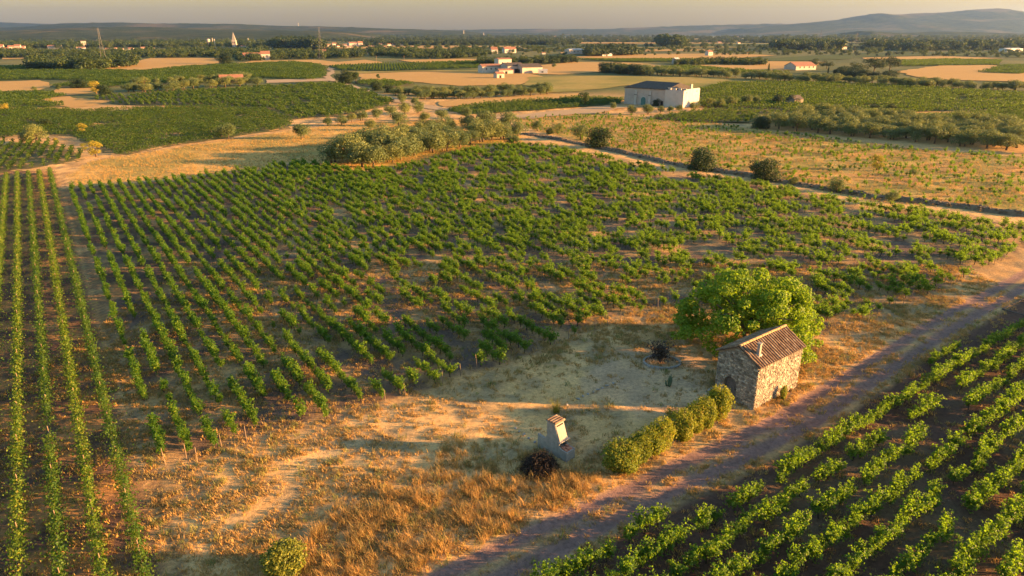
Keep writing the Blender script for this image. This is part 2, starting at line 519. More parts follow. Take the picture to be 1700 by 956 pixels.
# ------------------------------------------------------------------ far fields: sheets on the plain
def fieldmat(name, c1, c2, c3, s1=.25, s2=.03):
    m, nt, out = nodes(name)
    p = coords(nt)
    a = noise(nt, s1, 6, .65, p); b = noise(nt, s2, 4, .5, p)
    c = ramp(nt, a.outputs[0], [(.3, c1), (.65, c2)]).outputs[0]
    f = ramp(nt, b.outputs[0], [(.42, (0, 0, 0)), (.62, (1, 1, 1))]).outputs[0]
    c = mix(nt, f, c, c3)
    bs = N_(nt, 'ShaderNodeBsdfPrincipled'); bs.inputs['Roughness'].default_value = .95; bs.inputs['Specular IOR Level'].default_value = .1
    nt.links.new(c, bs.inputs['Base Color']); nt.links.new(bs.outputs[0], out.inputs[0])
    return m
FM = {'wheat': fieldmat('wheat_stubble', (.38, .225, .075), (.47, .29, .10), (.42, .25, .085)),
      'fallow': fieldmat('fallow_grass', (.25, .19, .05), (.33, .25, .075), (.2, .18, .045)),
      'vine': fieldmat('vineyard_floor', (.11, .09, .045), (.19, .145, .065), (.10, .10, .035)),
      'green': fieldmat('green_crop', (.04, .065, .016), (.085, .105, .026), (.055, .075, .018), .5, .02),
      'path': fieldmat('pale_track', (.34, .23, .13), (.42, .31, .19), (.37, .26, .15))}
NAMES = {'wheat': 'stubble_field', 'fallow': 'fallow_field', 'vine': 'vineyard_floor', 'green': 'green_field', 'path': 'farm_track'}
FIELDS = [
 ('vine', [(-60, 294), (-60, 241), (60, 237), (100, 241), (150, 262), (120, 270), (40, 283)]),
 ('vine', [(-60, 236), (-60, 192), (40, 180), (140, 186), (300, 178), (440, 183), (484, 199), (480, 214), (380, 228), (280, 244), (200, 258), (175, 252), (120, 226), (60, 224)]),
 ('vine', [(-60, 180), (-60, 157), (60, 154), (110, 160), (60, 168), (110, 178), (40, 178)]),
 ('vine', [(150, 164), (260, 155), (420, 146), (560, 138), (600, 150), (650, 168), (640, 178), (560, 193), (490, 199), (440, 181), (300, 176), (200, 174)]),
 ('green', [(-60, 136), (-60, 119), (120, 117), (240, 119), (300, 112), (480, 103), (525, 107), (541, 112), (536, 128), (520, 133), (400, 128), (300, 125), (150, 134), (60, 132)]),
 ('vine', [(90, 145), (150, 134), (300, 126), (400, 129), (430, 136), (250, 140), (160, 146)]),
 ('wheat', [(-60, 153), (-60, 137), (40, 134), (72, 133), (88, 141), (70, 150)]),
 ('wheat', [(80, 158), (95, 147), (150, 146), (172, 152), (120, 158)]),
 ('wheat', [(45, 166), (110, 160), (178, 168), (150, 176), (110, 178)]),
 ('wheat', [(168, 115), (230, 101), (250, 96), (372, 96), (366, 104), (310, 110), (240, 117)]),
 ('wheat', [(375, 107), (420, 101), (520, 99), (560, 103), (605, 99), (640, 104), (545, 109), (480, 103)]),
 ('path', [(440, 133), (548, 130), (552, 134), (445, 138)]),
 ('path', [(536, 130), (545, 118), (530, 108), (536, 107), (556, 116), (552, 130), (575, 138), (660, 165), (770, 186), (764, 190), (650, 169), (560, 138)]),
 ('green', [(545, 110), (640, 106), (800, 102), (884, 108), (800, 113), (640, 118), (566, 117)]),
 ('fallow', [(565, 118), (640, 119), (800, 114), (850, 114), (850, 119), (700, 118), (590, 122)]),
 ('wheat', [(590, 123), (700, 119), (870, 121), (905, 128), (862, 141), (760, 143), (680, 136), (600, 133)]),
 ('vine', [(590, 135), (640, 134), (690, 140), (640, 147), (602, 142)]),
 ('wheat', [(723, 176), (730, 169), (860, 160), (962, 155), (962, 161), (860, 169), (740, 178)]),
 ('green', [(740, 184), (800, 173), (960, 163), (1036, 165), (1030, 172), (900, 183), (770, 191)]),
 ('path', [(780, 199), (900, 187), (1000, 176), (1046, 178), (1000, 187), (880, 197)]),
 ('fallow', [(880, 128), (1000, 126), (1150, 128), (1300, 139), (1160, 149), (1045, 142), (960, 152), (905, 154), (872, 143)]),
 ('wheat', [(852, 122), (862, 112), (950, 103), (1040, 104), (1135, 109), (1020, 113), (1010, 119), (930, 124)]),
 ('vine', [(1160, 151), (1200, 139), (1320, 138), (1480, 143), (1740, 159), (1740, 188), (1560, 186), (1480, 190), (1340, 187), (1200, 180), (1166, 178)]),
 ('vine', [(1080, 197), (1180, 183), (1340, 188), (1380, 191), (1262, 190), (1247, 205), (1160, 203)]),
 ('wheat', [(1480, 190), (1540, 188), (1740, 176), (1740, 180), (1550, 193), (1490, 194)]),
 ('vine', [(1400, 192), (1500, 195), (1740, 182), (1740, 214), (1560, 199)]),
 ('wheat', [(1488, 119), (1560, 109), (1640, 108), (1740, 114), (1740, 137), (1560, 133), (1510, 126)]),
 ('vine', [(1628, 121), (1668, 109), (1740, 108), (1740, 116), (1690, 123)]),
 ('wheat', [(1430, 96), (1560, 93), (1664, 97), (1560, 100), (1440, 99)]),
 ('green', [(1480, 101), (1580, 99), (1662, 101), (1655, 108), (1500, 110)]),
 ('wheat', [(1130, 110), (1270, 102), (1372, 103), (1335, 116), (1250, 118)]),
 ('green', [(1270, 97), (1430, 88), (1700, 84), (1740, 97), (1560, 92), (1430, 95), (1400, 99), (1280, 102)]),
 ('green', [(1010, 117), (1140, 110), (1260, 119), (1320, 120), (1160, 122)]),
 ('wheat', [(930, 95), (1040, 90), (1200, 89), (1290, 92), (1200, 98), (1000, 97)]),
 ('green', [(960, 99), (1100, 98), (1270, 99), (1180, 103), (1040, 103)]),
 ('wheat', [(660, 100), (760, 98), (860, 99), (850, 103), (700, 105)]),
 ('wheat', [(930, 87), (985, 85), (985, 90), (935, 91)]),
 ('wheat', [(0, 96), (70, 94), (72, 97), (0, 99)]),
 ('green', [(0, 112), (60, 108), (120, 110), (100, 116), (0, 117)]),
 ('wheat', [(220, 88), (330, 86), (345, 89), (230, 92)]),
 ('wheat', [(600, 80), (700, 78), (690, 81), (610, 83)]),
 ('green', [(700, 78), (860, 76), (880, 80), (720, 82)]),
 ('wheat', [(1000, 83), (1080, 82), (1240, 83), (1060, 86)]),
]
rngf = np.random.default_rng(5)
def sheet(kind, poly, z):
    P = GP(poly)
    out = []
    for i in range(len(P)):
        a, b = P[i], P[(i + 1) % len(P)]
        n = max(2, int(np.linalg.norm(b - a) / max(6, a[1] / 40)))
        for t in np.arange(n) / n:
            q = a + (b - a) * t
            out.append(q + rngf.normal(size=2) * min(1.2, .004 * q[1]))
    tri = tessellate_polygon([[Vector((p[0], p[1], 0)) for p in out]])
    me = mesh(NAMES[kind], [(p[0], p[1], z) for p in out], [tuple(t) for t in tri], FM[kind])
    if me.polygons[0].normal.z < 0: me.flip_normals()
    return prop(obj(NAMES[kind], me), kind='structure')
for i, (k, p) in enumerate(FIELDS):
    sheet(k, p, .02 + .012 * i if k != 'path' else .6 * 0 + .03 + .012 * i)
# narrow far strips of the plain, out to the woods
for i in range(64):
    D = 1150 * (2.6 ** rngf.random()) * rngf.uniform(1, 1.3)
    X = rngf.uniform(-.8, .8) * D
    w, dp = rngf.uniform(60, 260) * D / 1200, rngf.uniform(30, 90) * D / 1200
    sh = rngf.uniform(-.4, .4)
    px = PX([(X - w, D - dp + sh * -w * .3, 0), (X + w, D - dp + sh * w * .3, 0), (X + w * .9, D + dp + sh * w * .3, 0), (X - w * .9, D + dp - sh * w * .3, 0)])
    sheet(['wheat', 'green', 'green', 'fallow', 'green'][i % 5], [tuple(q) for q in px], .7 + .012 * i)

# ------------------------------------------------------------------ hills
def ridge(name, prof, D, th, seed, mat, label=None):
    px = np.arange(prof[0][0], prof[-1][0] + 1, 7.0)
    py = np.interp(px, [p[0] for p in prof], [p[1] for p in prof])
    b = (478 - py) / FPX
    hp = CAM_H + D * (-SP + b * CP) / (CP + b * SP)
    Xs = (px - 850) / FPX * D * CP
    v = np.linspace(-1, 1, 34)
    XX, VV = np.meshgrid(Xs, v)
    HP = np.broadcast_to(hp, XX.shape)
    YY = D + VV * th
    pr = np.where(VV < 0, (1 - np.abs(VV)) ** 1.15, 1 - VV ** 2 * 1.0)
    nz = fbm(XX, YY, th * .5, seed, 5)
    Z = HP * pr * (1 + (nz - .55) * .75 * (1 - pr ** 3)) + (fbm(XX, YY, 60, seed + 9, 3) - .5) * D * .0016 * (pr > .02)
    e = np.minimum(1, np.minimum(np.arange(len(px)), np.arange(len(px))[::-1]) / 12)
    Z = np.maximum(Z * e[None, :], -2)
    Z[0, :] = -2; Z[-1, :] = -2
    n, k = XX.shape[1], XX.shape[0]
    I = np.arange(n * k).reshape(k, n)
    F4 = np.stack([I[:-1, :-1], I[:-1, 1:], I[1:, 1:], I[1:, :-1]], -1).reshape(-1, 4)
    prop(obj(name, grid_mesh(name, np.stack([XX, YY, Z], -1).reshape(-1, 3), F4, mat)), kind='structure')
def hillmat(name, c1, c2, c3):
    m, nt, out = nodes(name)
    p = coords(nt)
    a = noise(nt, .012, 8, .7, p); b = noise(nt, .0016, 5, .6, p)
    c = ramp(nt, a.outputs[0], [(.36, c1), (.62, c2)]).outputs[0]
    f = ramp(nt, b.outputs[0], [(.52, (0, 0, 0)), (.64, (1, 1, 1))]).outputs[0]
    c = mix(nt, f, c, c3)
    bs = N_(nt, 'ShaderNodeBsdfPrincipled'); bs.inputs['Roughness'].default_value = 1; bs.inputs['Specular IOR Level'].default_value = 0
    nt.links.new(c, bs.inputs['Base Color'])
    bp = N_(nt, 'ShaderNodeBump'); bp.inputs['Distance'].default_value = 14; bp.inputs['Strength'].default_value = .8
    nt.links.new(a.outputs[0], bp.inputs['Height']); nt.links.new(bp.outputs[0], bs.inputs['Normal'])
    nt.links.new(bs.outputs[0], out.inputs[0])
    return m
HM = hillmat('garrigue_hill', (.025, .04, .022), (.07, .08, .04), (.15, .12, .07))
ridge('hill', [(-700, 44), (-300, 36), (0, 37), (110, 40), (180, 42), (420, 43), (700, 49), (900, 53), (1000, 56)], 8200, 1900, 3, HM)
ridge('hill', [(-500, 56), (-100, 52), (60, 50), (130, 46), (200, 44), (330, 47), (450, 50), (560, 53), (680, 60)], 3700, 1500, 5, HM)
ridge('hill', [(-500, 48), (-100, 44), (20, 45), (80, 42), (110, 38), (200, 37), (250, 39), (300, 38.5), (400, 40), (460, 43), (520, 43), (640, 47), (760, 51), (860, 56)], 5600, 1500, 7, HM)
ridge('hill', [(300, 56), (560, 51), (760, 49.5), (900, 48), (1000, 48.5), (1100, 44), (1280, 39), (1400, 40), (1600, 44), (1800, 50)], 9000, 1700, 12, HM)
ridge('hill', [(1150, 54), (1260, 45), (1350, 37), (1410, 31), (1440, 24), (1460, 21.5), (1490, 24), (1530, 21), (1570, 20.5), (1610, 16), (1655, 13), (1690, 18), (1740, 22), (1850, 18), (2000, 28), (2300, 46)], 7600, 1800, 17, HM)
ridge('hill', [(1350, 62), (1410, 54), (1430, 51), (1500, 55), (1560, 52), (1640, 54), (1720, 56), (1900, 60)], 4200, 500, 23, HM)

# ================================================================== vines
def vine_foliage(rng, n=330, size=.15, lx=.62, ly=.42, h0=.42, h1=1.25, shoots=11, spread=.15):
    C = []; Nn = []
    per = max(3, n // (shoots + 5))
    for k in range(shoots):
        p0 = np.array([rng.uniform(-.35, .35) * lx / .62, rng.uniform(-.12, .12), rng.uniform(.45, .65)])
        a = rng.uniform(0, 6.283)
        out = np.array([math.cos(a) * lx, math.sin(a) * ly, 0]) * rng.uniform(.5, 1.25)
        top = rng.uniform(.55, 1.05) * h1
        t = rng.random(per)
        q = p0 + out * t[:, None] + np.array([0, 0, 1]) * ((top - p0[2]) * np.sin(t * 1.75))[:, None]
        q += rng.normal(size=q.shape) * spread * (1.15 - .7 * t[:, None]) * .8
        C.append(q); Nn.append(rng.normal(size=q.shape) * .55 + np.array([math.cos(a) * .35, math.sin(a) * .35, .75]))
    m = max(4, n - per * shoots)
    q = rng.normal(size=(m, 3)) * np.array([lx * .42, ly * .42, .16]) + np.array([0, 0, h0 + .32])
    C.append(q); Nn.append(rng.normal(size=(m, 3)) * .7 + np.array([0, 0, .6]))
    C = np.concatenate(C); Nn = np.concatenate(Nn)
    C[:, 2] = np.maximum(C[:, 2], .2)
    return leaves(C, Nn, rng.uniform(.7, 1.2, len(C)) * size, rng, .95)

def vine_trunk(rng):
    b = MB()
    x, y = rng.normal(size=2) * .06
    b.tube([(0, 0, -.08), (x * .5, y * .5, .2), (x, y, .42), (x * 1.4, y * 1.4, .56)], [.055, .042, .045, .05], 6)
    for k in range(4):
        a = k * 1.57 + rng.uniform(-.4, .4)
        e = (x + math.cos(a) * .28, y + math.sin(a) * .2, .56 + rng.uniform(.1, .3))
        b.tube([(x, y, .48), e], [.032, .014], 5)
    return b.me('vine_trunk', M['vinewood'])

rv = np.random.default_rng(11)
VF = [mesh('vine_foliage', *vine_foliage(rv, 380, .14, .66, .34, .42, 1.4, 12, .12), M['vine']) for _ in range(9)]
VG = [mesh('goblet_foliage', *vine_foliage(rv, 560, .13, .66, .46, .4, 1.4, 17, .13), M['vine']) for _ in range(9)]
VT = [vine_trunk(rv) for _ in range(5)]
# joined variants (trunk + leaves) for the vines that are too many to be things
def joined(fol, trunk):
    me = fol.copy()
    n = len(me.vertices)
    V = np.zeros(n * 3); me.vertices.foreach_get('co', V)
    V2 = np.array([v.co[:] for v in trunk.vertices])
    F = [tuple(p.vertices) for p in me.polygons]; nf = len(F)
    F += [tuple(i + n for i in p.vertices) for p in trunk.polygons]
    o = bpy.data.meshes.new('vine_plant')
    o.from_pydata(np.concatenate([V.reshape(-1, 3), V2]).tolist(), [], F)
    o.materials.append(fol.materials[0]); o.materials.append(trunk.materials[0])
    mi = np.zeros(len(F), np.int32); mi[nf:] = 1
    o.polygons.foreach_set('material_index', mi)
    return o
vine_src = source('vine_plant', [joined(VF[i], VT[i % 5]) for i in range(9)] + [joined(VG[i], VT[i % 5]) for i in range(9)])

# main vineyard
pos = []
S0, DS, DT = .094 * 30, 1.725, 1.12
for k in range(0, 74):
    s = S0 + k * DS
    t = np.arange(-40, 170, DT) + rv.uniform(0, DT)
    P = np.outer(t, RD) + s * RN
    P += rv.normal(size=P.shape) * .045
    ok = pip(P[:, 0], P[:, 1], MAIN)
    gap = vn(t, t * 0 + k * 7.3, 2.6, 90)
    thr = .28 if k < 9 else .39
    ok &= gap > thr - .10 * np.clip((P[:, 1] - 80) / 40, 0, 1) + .12 * np.clip((k - 34) / 10, 0, 1)
    ok &= rv.random(len(t)) > .05
    for q in P[ok]: pos.append((q[0], q[1], 0, k))
pos = np.array(pos)
# the vineyard across the track
LD = np.array([.802, .597]); LN = np.array([.597, -.802])
low = []
o0 = G(890, 935)[:2] @ LN + .25
for k in range(0, 30):
    s = o0 + k * 1.92
    t = np.arange(-30, 95, 1.16) + rv.uniform(0, 1.16)
    P = np.outer(t, LD) + s * LN
    P += rv.normal(size=P.shape) * .1
    d, _ = seg_dist(P[:, 0], P[:, 1], TRACK)
    px = PX(np.c_[P, 0 * t])
    ok = (P[:, 1] > 24) & (px[:, 0] > 600) & (px[:, 0] < 1900) & (d < -3.0) & (t < 88 - k * 1.0)
    ok &= ~((px[:, 0] > 1620) & (px[:, 1] < 545))
    ok &= vn(t, t * 0 + k * 5.1, 3.0, 91) > .17 + .1 * (px[:, 0] > 1500)
    ok &= rv.random(len(t)) > .05
    for q in P[ok]: low.append((q[0], q[1], 1, k))
low = np.array(low)
allv = np.concatenate([pos, low])
pxv = PX(np.c_[allv[:, :2], np.full(len(allv), .7)])
inv = (pxv[:, 0] > -5) & (pxv[:, 0] < 1705) & (pxv[:, 1] < 965) & (pxv[:, 1] > 0)
dist = np.hypot(np.hypot(allv[:, 0], allv[:, 1]), CAM_H)
ORD = ['first', 'second', 'third', 'fourth', 'fifth', 'sixth', 'seventh', 'eighth', 'ninth', 'tenth', 'eleventh', 'twelfth', 'thirteenth', 'fourteenth', 'fifteenth', 'sixteenth', 'seventeenth', 'eighteenth', 'nineteenth', 'twentieth']
order = np.argsort(np.where(inv, dist, 1e9))
single = np.zeros(len(allv), bool); single[order[:300]] = True
az_main = math.atan2(RD[1], RD[0]); az_low = math.atan2(LD[1], LD[0])
for i in np.where(single)[0]:
    x, y, f, k = allv[i]
    if f:
        o = thing('vine', 'bushy green vine below the dirt track, in the %s row from the track' % ORD[int(k)], 'vine', (x, y, gz(x, y)),
                  az_low + rv.normal() * .25 + (math.pi if rv.random() < .5 else 0), rv.uniform(.82, 1.28), 'vines below the dirt track')
        fm = VG[rv.integers(9)]
    else:
        o = thing('vine', ('leafy vine at the near end of the big vineyard, %s row from the left' % ORD[int(k)]) if k < 20 else 'leafy vine at the near edge of the big vineyard, close to the spreading tree', 'vine', (x, y, gz(x, y)),
                  az_main + rv.normal() * .15 + (math.pi if rv.random() < .5 else 0), rv.uniform(.72, 1.3), 'vines at the near end of the big vineyard')
        fm = VF[rv.integers(9)]
    obj('trunk', VT[rv.integers(5)], o)
    obj('foliage', fm, o)
rest = allv[~single]
for f, nm, lb, az in ((0, 'vineyard', 'thousands of vines filling the big vineyard behind the clearing', az_main), (1, 'vineyard', 'remaining vines of the vineyard below the dirt track', az_low)):
    r = rest[rest[:, 2] == f]
    n = len(r)
    ro, sc = rot_scl(n, rv, az + rv.normal(size=n) * .12, .68, 1.25, .05)
    scatter(nm, np.c_[r[:, :2], gz(r[:, 0], r[:, 1])], ro, sc, rv.integers(0, 9, n) + 9 * f, vine_src, lb, 'vines')

# trellised rows on the left: each row is one thing
rows = [('rightmost trellised vine row, beside the wheel-marked grass strip', 0), ('trellised vine row, second from the grass strip', 1),
        ('trellised vine row, third from the grass strip', 2), ('trellised vine row, fourth from the grass strip', 3),
        ('trellised vine row, fifth from the grass strip, cut by the left edge', 4), ('outermost trellised vine row, seen only at the far left edge', 5)]
for lb, k in rows:
    s = -.07 - k * 2.01
    t0, t1 = 34.0, 187.0
    base = t0 * RD + s * RN
    o = thing('vine_row', lb, 'vine row', (base[0], base[1], 0), az_main, group='trellised vine rows')
    L = t1 - t0
    n = int(L * 175)
    u = rv.random(n) * L
    dens = vn(u, u * 0 + k * 9, 2.2, 95) * .75 + vn(u, u * 0 + k * 3, .7, 96) * .5
    keep = dens > .36 * rv.random(n) + .12
    u = u[keep]; n = len(u); dens = dens[keep]
    wid = .17 + .15 * vn(u, u * 0 + k * 5, 1.1, 97)
    hh = 1.28 + .45 * (vn(u, u * 0 + k * 2, .9, 98) - .4)
    z = .38 + (hh - .38) * rv.random(n) ** .75
    yv = rv.normal(size=n) * wid * (1.15 - .45 * (z - .38) / 1.1)
    sp = rv.random(n) < .09                                   # loose shoots
    yv[sp] *= 2.3; z[sp] *= 1.12
    C = np.c_[u, yv, z]
    Nn = rv.normal(size=(n, 3)) * .6 + np.c_[np.zeros(n), np.sign(yv) * .5, np.full(n, .5)]
    obj('foliage', mesh('row_foliage', *leaves(C, Nn, rv.uniform(.10, .19, n), rv, .95), M['trellis']), o)
    tk = MB(); 
    for q in np.arange(.5, L, 1.1):
        q += rv.normal() * .06
        tk.tube([(q, 0, -.06), (q + rv.normal() * .03, rv.normal() * .03, .4), (q + rv.normal() * .05, 0, .8)], [.035, .028, .022], 4, False)
    prop(tk.ob('trunk', M['vinewood'], o), kind='stuff')
    wi = MB()
    for z in (.62, 1.12): wi.box(0, L, -.004, .004, z, z + .008)
    wi.ob('wire', M['steel'], o)
    pm = None
    for q in np.arange(0, L, 6.0):
        if pm is None:
            pb = MB(); pb.tube([(0, 0, -.15), (0, 0, 1.5)], [.035, .03], 6); pm = pb.me('trellis_post', M['post'])
        obj('post', pm, o, (q, 0, 0))

# stakes at the near ends of the big vineyard rows
sb = MB(); sb.tube([(0, 0, -.12), (.02, .01, .6), (.035, .0, 1.35)], [.035, .032, .028], 6); stake = sb.me('stake', M['post'])
for (x, y) in [(640, 668), (673, 657), (735, 638), (765, 625), (792, 612), (892, 580), (920, 571), (944, 563), (988, 548), (1009, 541), (1030, 533), (1051, 526), (1092, 514),
               (1403, 559), (1424, 549), (1440, 541), (1454, 533), (1484, 517), (1498, 510), (1512, 501), (1540, 489), (1553, 481), (1568, 472), (1578, 473), (1594, 466), (1610, 456), (1650, 440), (1662, 433), (275, 772), (310, 762), (328, 770), (368, 742), (410, 732)]:
    p = G(x, y)
    o = obj('vine_stake', stake, None, (p[0], p[1], gz(p[0], p[1])), rv.uniform(0, 6), rv.uniform(.85, 1.1))
    o.rotation_euler[0] = rv.normal() * .06
    prop(o, 'thin wooden stake standing at the bare end of a vine row', 'stake', 'stakes at the ends of the vine rows')

# ------------------------------------------------------------------ mid-distance vineyards
def far_seg(rng, L, W, n, size, h):
    C = np.c_[rng.uniform(-L / 2, L / 2, n), rng.normal(size=n) * W, h * (.3 + .75 * rng.random(n))]
    return mesh('vine_row_piece', *leaves(C, rng.normal(size=(n, 3)) * .6 + np.array([0, 0, .7]), rng.uniform(.7, 1.3, n) * size, rng, .9), M['vinefar'])
seg_src = source('vine_row_piece', [far_seg(rv, 2.3, .2, 70, .30, 1.4) for _ in range(5)] + [far_seg(rv, 7.4, .26, 100, .5, 1.6) for _ in range(4)])
PP = []; RR = []; SC = []; ID = []
frow = [R(118), R(24), R(60), R(122), R(150), R(30), R(100), R(75)]
j = 0
for kind, poly in FIELDS:
    if kind not in ('vine', 'green'): continue
    P = GP(poly)
    D = P[:, 1].mean()
    big = D > 330
    if D > 900: continue
    a = frow[j % 8]; j += 1
    dl, ds = (7.4, 2.6) if big else (2.3, 2.25)
    c = P.mean(0); rad = np.linalg.norm(P - c, axis=1).max()
    tt = np.arange(-rad, rad, dl); ss = np.arange(-rad, rad, ds)
    T, Q = np.meshgrid(tt, ss)
    T = T + rv.uniform(-.3, .3, T.shape) * dl
    X = c[0] + T * math.cos(a) - Q * math.sin(a); Y = c[1] + T * math.sin(a) + Q * math.cos(a)
    px = PX(np.c_[X.ravel(), Y.ravel(), 0 * X.ravel()])
    ok = pip(X, Y, P) & (vn(X, Y, 5, 99) > .2).reshape(X.shape) & ((px[:, 0] > -60) & (px[:, 0] < 1760)).reshape(X.shape)
    n = ok.sum()
    PP.append(np.c_[X[ok], Y[ok], np.full(n, .02)])
    ro, sc = rot_scl(n, rv, a, .8, 1.2, .02); RR.append(ro); SC.append(sc)
    ID.append(rv.integers(0, 5, n) if not big else rv.integers(5, 9, n))
scatter('far_vines', np.concatenate(PP), np.concatenate(RR), np.concatenate(SC), np.concatenate(ID), seg_src, 'rows of vines in the green fields across the plain', 'vines')
# thin dried vines in the yellow field beyond the bank
c = SPARSE.mean(0)
T, Q = np.meshgrid(np.arange(-130, 130, 1.5), np.arange(-90, 110, 2.1))
a = R(20)
X = c[0] + T * math.cos(a) - Q * math.sin(a) + rv.normal(size=T.shape) * 2.0; Y = c[1] + T * math.sin(a) + Q * math.cos(a) + rv.normal(size=T.shape) * 2.0
ok = pip(X, Y, SPARSE) & (vn(X, Y, 7, 101) * .7 + rv.random(X.shape) * .5 > .52)
n = ok.sum(); ro, sc = rot_scl(n, rv, None, .25, .85)
scatter('sparse_vines', np.c_[X[ok], Y[ok], gz(X[ok], Y[ok])], ro, sc, rv.integers(0, 9, n), vine_src, 'thin scattered vines in the yellow field beyond the bank', 'vines')

# ================================================================== grass
def tuft(rng, n, h, spread, w, mat, lean=.35):
    V = []; F = []
    for k in range(n):
        a = rng.uniform(0, 6.283); r = spread * math.sqrt(rng.random())
        x, y = r * math.cos(a), r * math.sin(a)
        hh = h * rng.uniform(.5, 1.15); b = rng.uniform(0, 6.283); l = hh * rng.uniform(.05, lean) * 2
        wx, wy = -math.sin(b) * w, math.cos(b) * w
        mx, my = x + math.cos(b) * l * .35, y + math.sin(b) * l * .35
        i = len(V)
        V += [(x - wx, y - wy, -.02), (x + wx, y + wy, -.02), (mx + wx * .8, my + wy * .8, hh * .6), (mx - wx * .8, my - wy * .8, hh * .6), (x + math.cos(b) * l, y + math.sin(b) * l, hh)]
        F += [(i, i + 1, i + 2, i + 3), (i + 3, i + 2, i + 4)]
    return mesh('grass_tuft', V, F, mat)
rg = np.random.default_rng(21)
grass_src = source('grass_tuft', [tuft(rg, 24, .85, .34, .013, M['straw'], .5) for _ in range(5)] + [tuft(rg, 18, .20, .26, .018, M['straw'], .8) for _ in range(5)]
                   + [tuft(rg, 20, .32, .3, .018, M['weed'], .6) for _ in range(3)])
def grass(name, x0, x1, y0, y1, n, fn, ids, s0, s1, label):
    X = rg.uniform(x0, x1, n); Y = rg.uniform(y0, y1, n)
    ok = fn(X, Y) > rg.random(n)
    X, Y = X[ok], Y[ok]; k = len(X)
    ro, sc = rot_scl(k, rg, None, s0, s1, .12)
    scatter(name, np.c_[X, Y, gz(X, Y)], ro, sc, rg.choice(ids, k), grass_src, label, 'grass')
def f_tall(x, y):
    g = ground_fields(x, y)
    return g['tall'] * (np.abs(g['d']) > 2.0) * np.clip(vn(x, y, 1.6, 110) * 1.6 + vn(x, y, .6, 114) - .9, .03, 1)
grass('dry_grass', -16, 10, 24, 50, 15000, f_tall, [0, 1, 2, 3, 4, 0, 1, 2, 3, 4, 10, 11, 6, 7], .35, .95, 'tall golden dry grass in front of the barbecue and brush pile')
def f_short(x, y):
    g = ground_fields(x, y)
    bare = np.exp(-((x - 3.5) / 16) ** 4 - ((y - 52) / 9) ** 4)
    w = (1 - .8 * bare) * (1 - g['rut']) * (1 - (.9 - .55 * np.exp(-(g['d'] / .4) ** 2)) * g['track']) * (1 - .55 * g['yard']) * (1 - .45 * g['main']) * (1 - .8 * g['lower']) * (1 - .5 * g['trel'])
    return w * np.clip(vn(x, y, 1.3, 111) * 1.7 - .2, .08, 1)
grass('dry_grass', -45, 62, 24, 90, 95000, f_short, [5, 6, 7, 8, 9, 5, 6, 7, 8, 9, 5, 6, 7, 8, 9, 11], .5, 1.35, 'short straw-coloured grass over the clearing and between the vines')
def f_mead(x, y):
    g = ground_fields(x, y)
    return np.clip(g['meadow'] + .9 * g['sparse'], 0, 1) * np.clip(vn(x, y, 4, 112) * 1.2 + vn(x, y, .9, 113) * .7 - .4, .1, 1)
grass('dry_grass', -125, 125, 100, 262, 120000, f_mead, [0, 1, 2, 3, 4, 0, 1, 2, 3, 4, 10, 11, 12], .28, .6, 'dry meadow grass in the golden fields beyond the vineyard')

# ================================================================== trees and shrubs
def blob_leaves(rng, blobs, n, size, shell=.55, up=.35):
    B = np.array([b[0] for b in blobs], float); Rr = np.array([b[1] for b in blobs], float)
    if Rr.ndim == 1: Rr = np.stack([Rr] * 3, 1)
    w = Rr.prod(1) ** (2 / 3); w /= w.sum()
    k = rng.choice(len(B), n, p=w)
    d = rng.normal(size=(n, 3)); d /= np.linalg.norm(d, axis=1, keepdims=True)
    r = shell + (1 - shell) * rng.random(n) ** .6
    r *= rng.uniform(.85, 1.12, n)
    C = B[k] + d * Rr[k] * r[:, None]
    Nn = d + rng.normal(size=(n, 3)) * .55 + np.array([0, 0, up])
    return leaves(C, Nn, rng.uniform(.7, 1.25, n) * size, rng, .85)

def branchy(rng, h, r, limbs, reach, mat, trunks=1):
    b = MB()
    for q in range(trunks):
        ox, oy = (rng.normal(size=2) * r * 1.5) if trunks > 1 else (0, 0)
        fx, fy = ox * 2 + rng.normal() * .1 * h, oy * 2 + rng.normal() * .1 * h
        b.tube([(ox, oy, -.15), (ox * 1.2, oy * 1.2, h * .35), (fx * .6, fy * .6, h * .75), (fx, fy, h)], [r * 1.25, r, r * .8, r * .6], 7)
        for k in range(limbs):
            a = k * 6.283 / limbs + rng.uniform(-.4, .4)
            e = reach * rng.uniform(.6, 1)
            z = h * rng.uniform(.75, 1)
            m1 = (fx + math.cos(a) * e * .45, fy + math.sin(a) * e * .45, z + e * .45)
            m2 = (fx + math.cos(a + .2) * e, fy + math.sin(a + .2) * e, z + e * rng.uniform(.55, .95))
            b.tube([(fx * .8, fy * .8, z * .9), m1, m2], [r * .55, r * .35, r * .12], 5, False)
    return b.me('trunk', mat, True)

def olive_variant(rng, h=4.6, w=2.5, n=2900, size=.23, mat='olive', clear=.14):
    blobs = []
    for k in range(15):
        a = rng.uniform(0, 6.283); q = math.sqrt(rng.random()) * w * .66
        z = h * (clear + .18) + rng.random() * h * (.72 - clear) * (1 - .35 * q / w)
        rr = rng.uniform(.34, .55) * w
        blobs.append(((math.cos(a) * q, math.sin(a) * q, z), (rr, rr, rr * .85)))
    return mesh('crown', *blob_leaves(rng, blobs, n, size), M[mat]), branchy(rng, h * .42, .14 * h / 4.6, 4, w * .6, M['bark'], 2 if rng.random() < .6 else 1)
rt = np.random.default_rng(31)
OL = [olive_variant(rt) for _ in range(6)]
OK_ = [olive_variant(rt, 4.6, 3.0, 5200, .24, 'oak', -.1) for _ in range(3)]
MX = [olive_variant(rt, 6.5, 2.8, 1700, .34, 'mixed', .1) for _ in range(3)]
YL = [olive_variant(rt, 4.2, 1.7, 1100, .24, 'yellow', .1) for _ in range(2)]
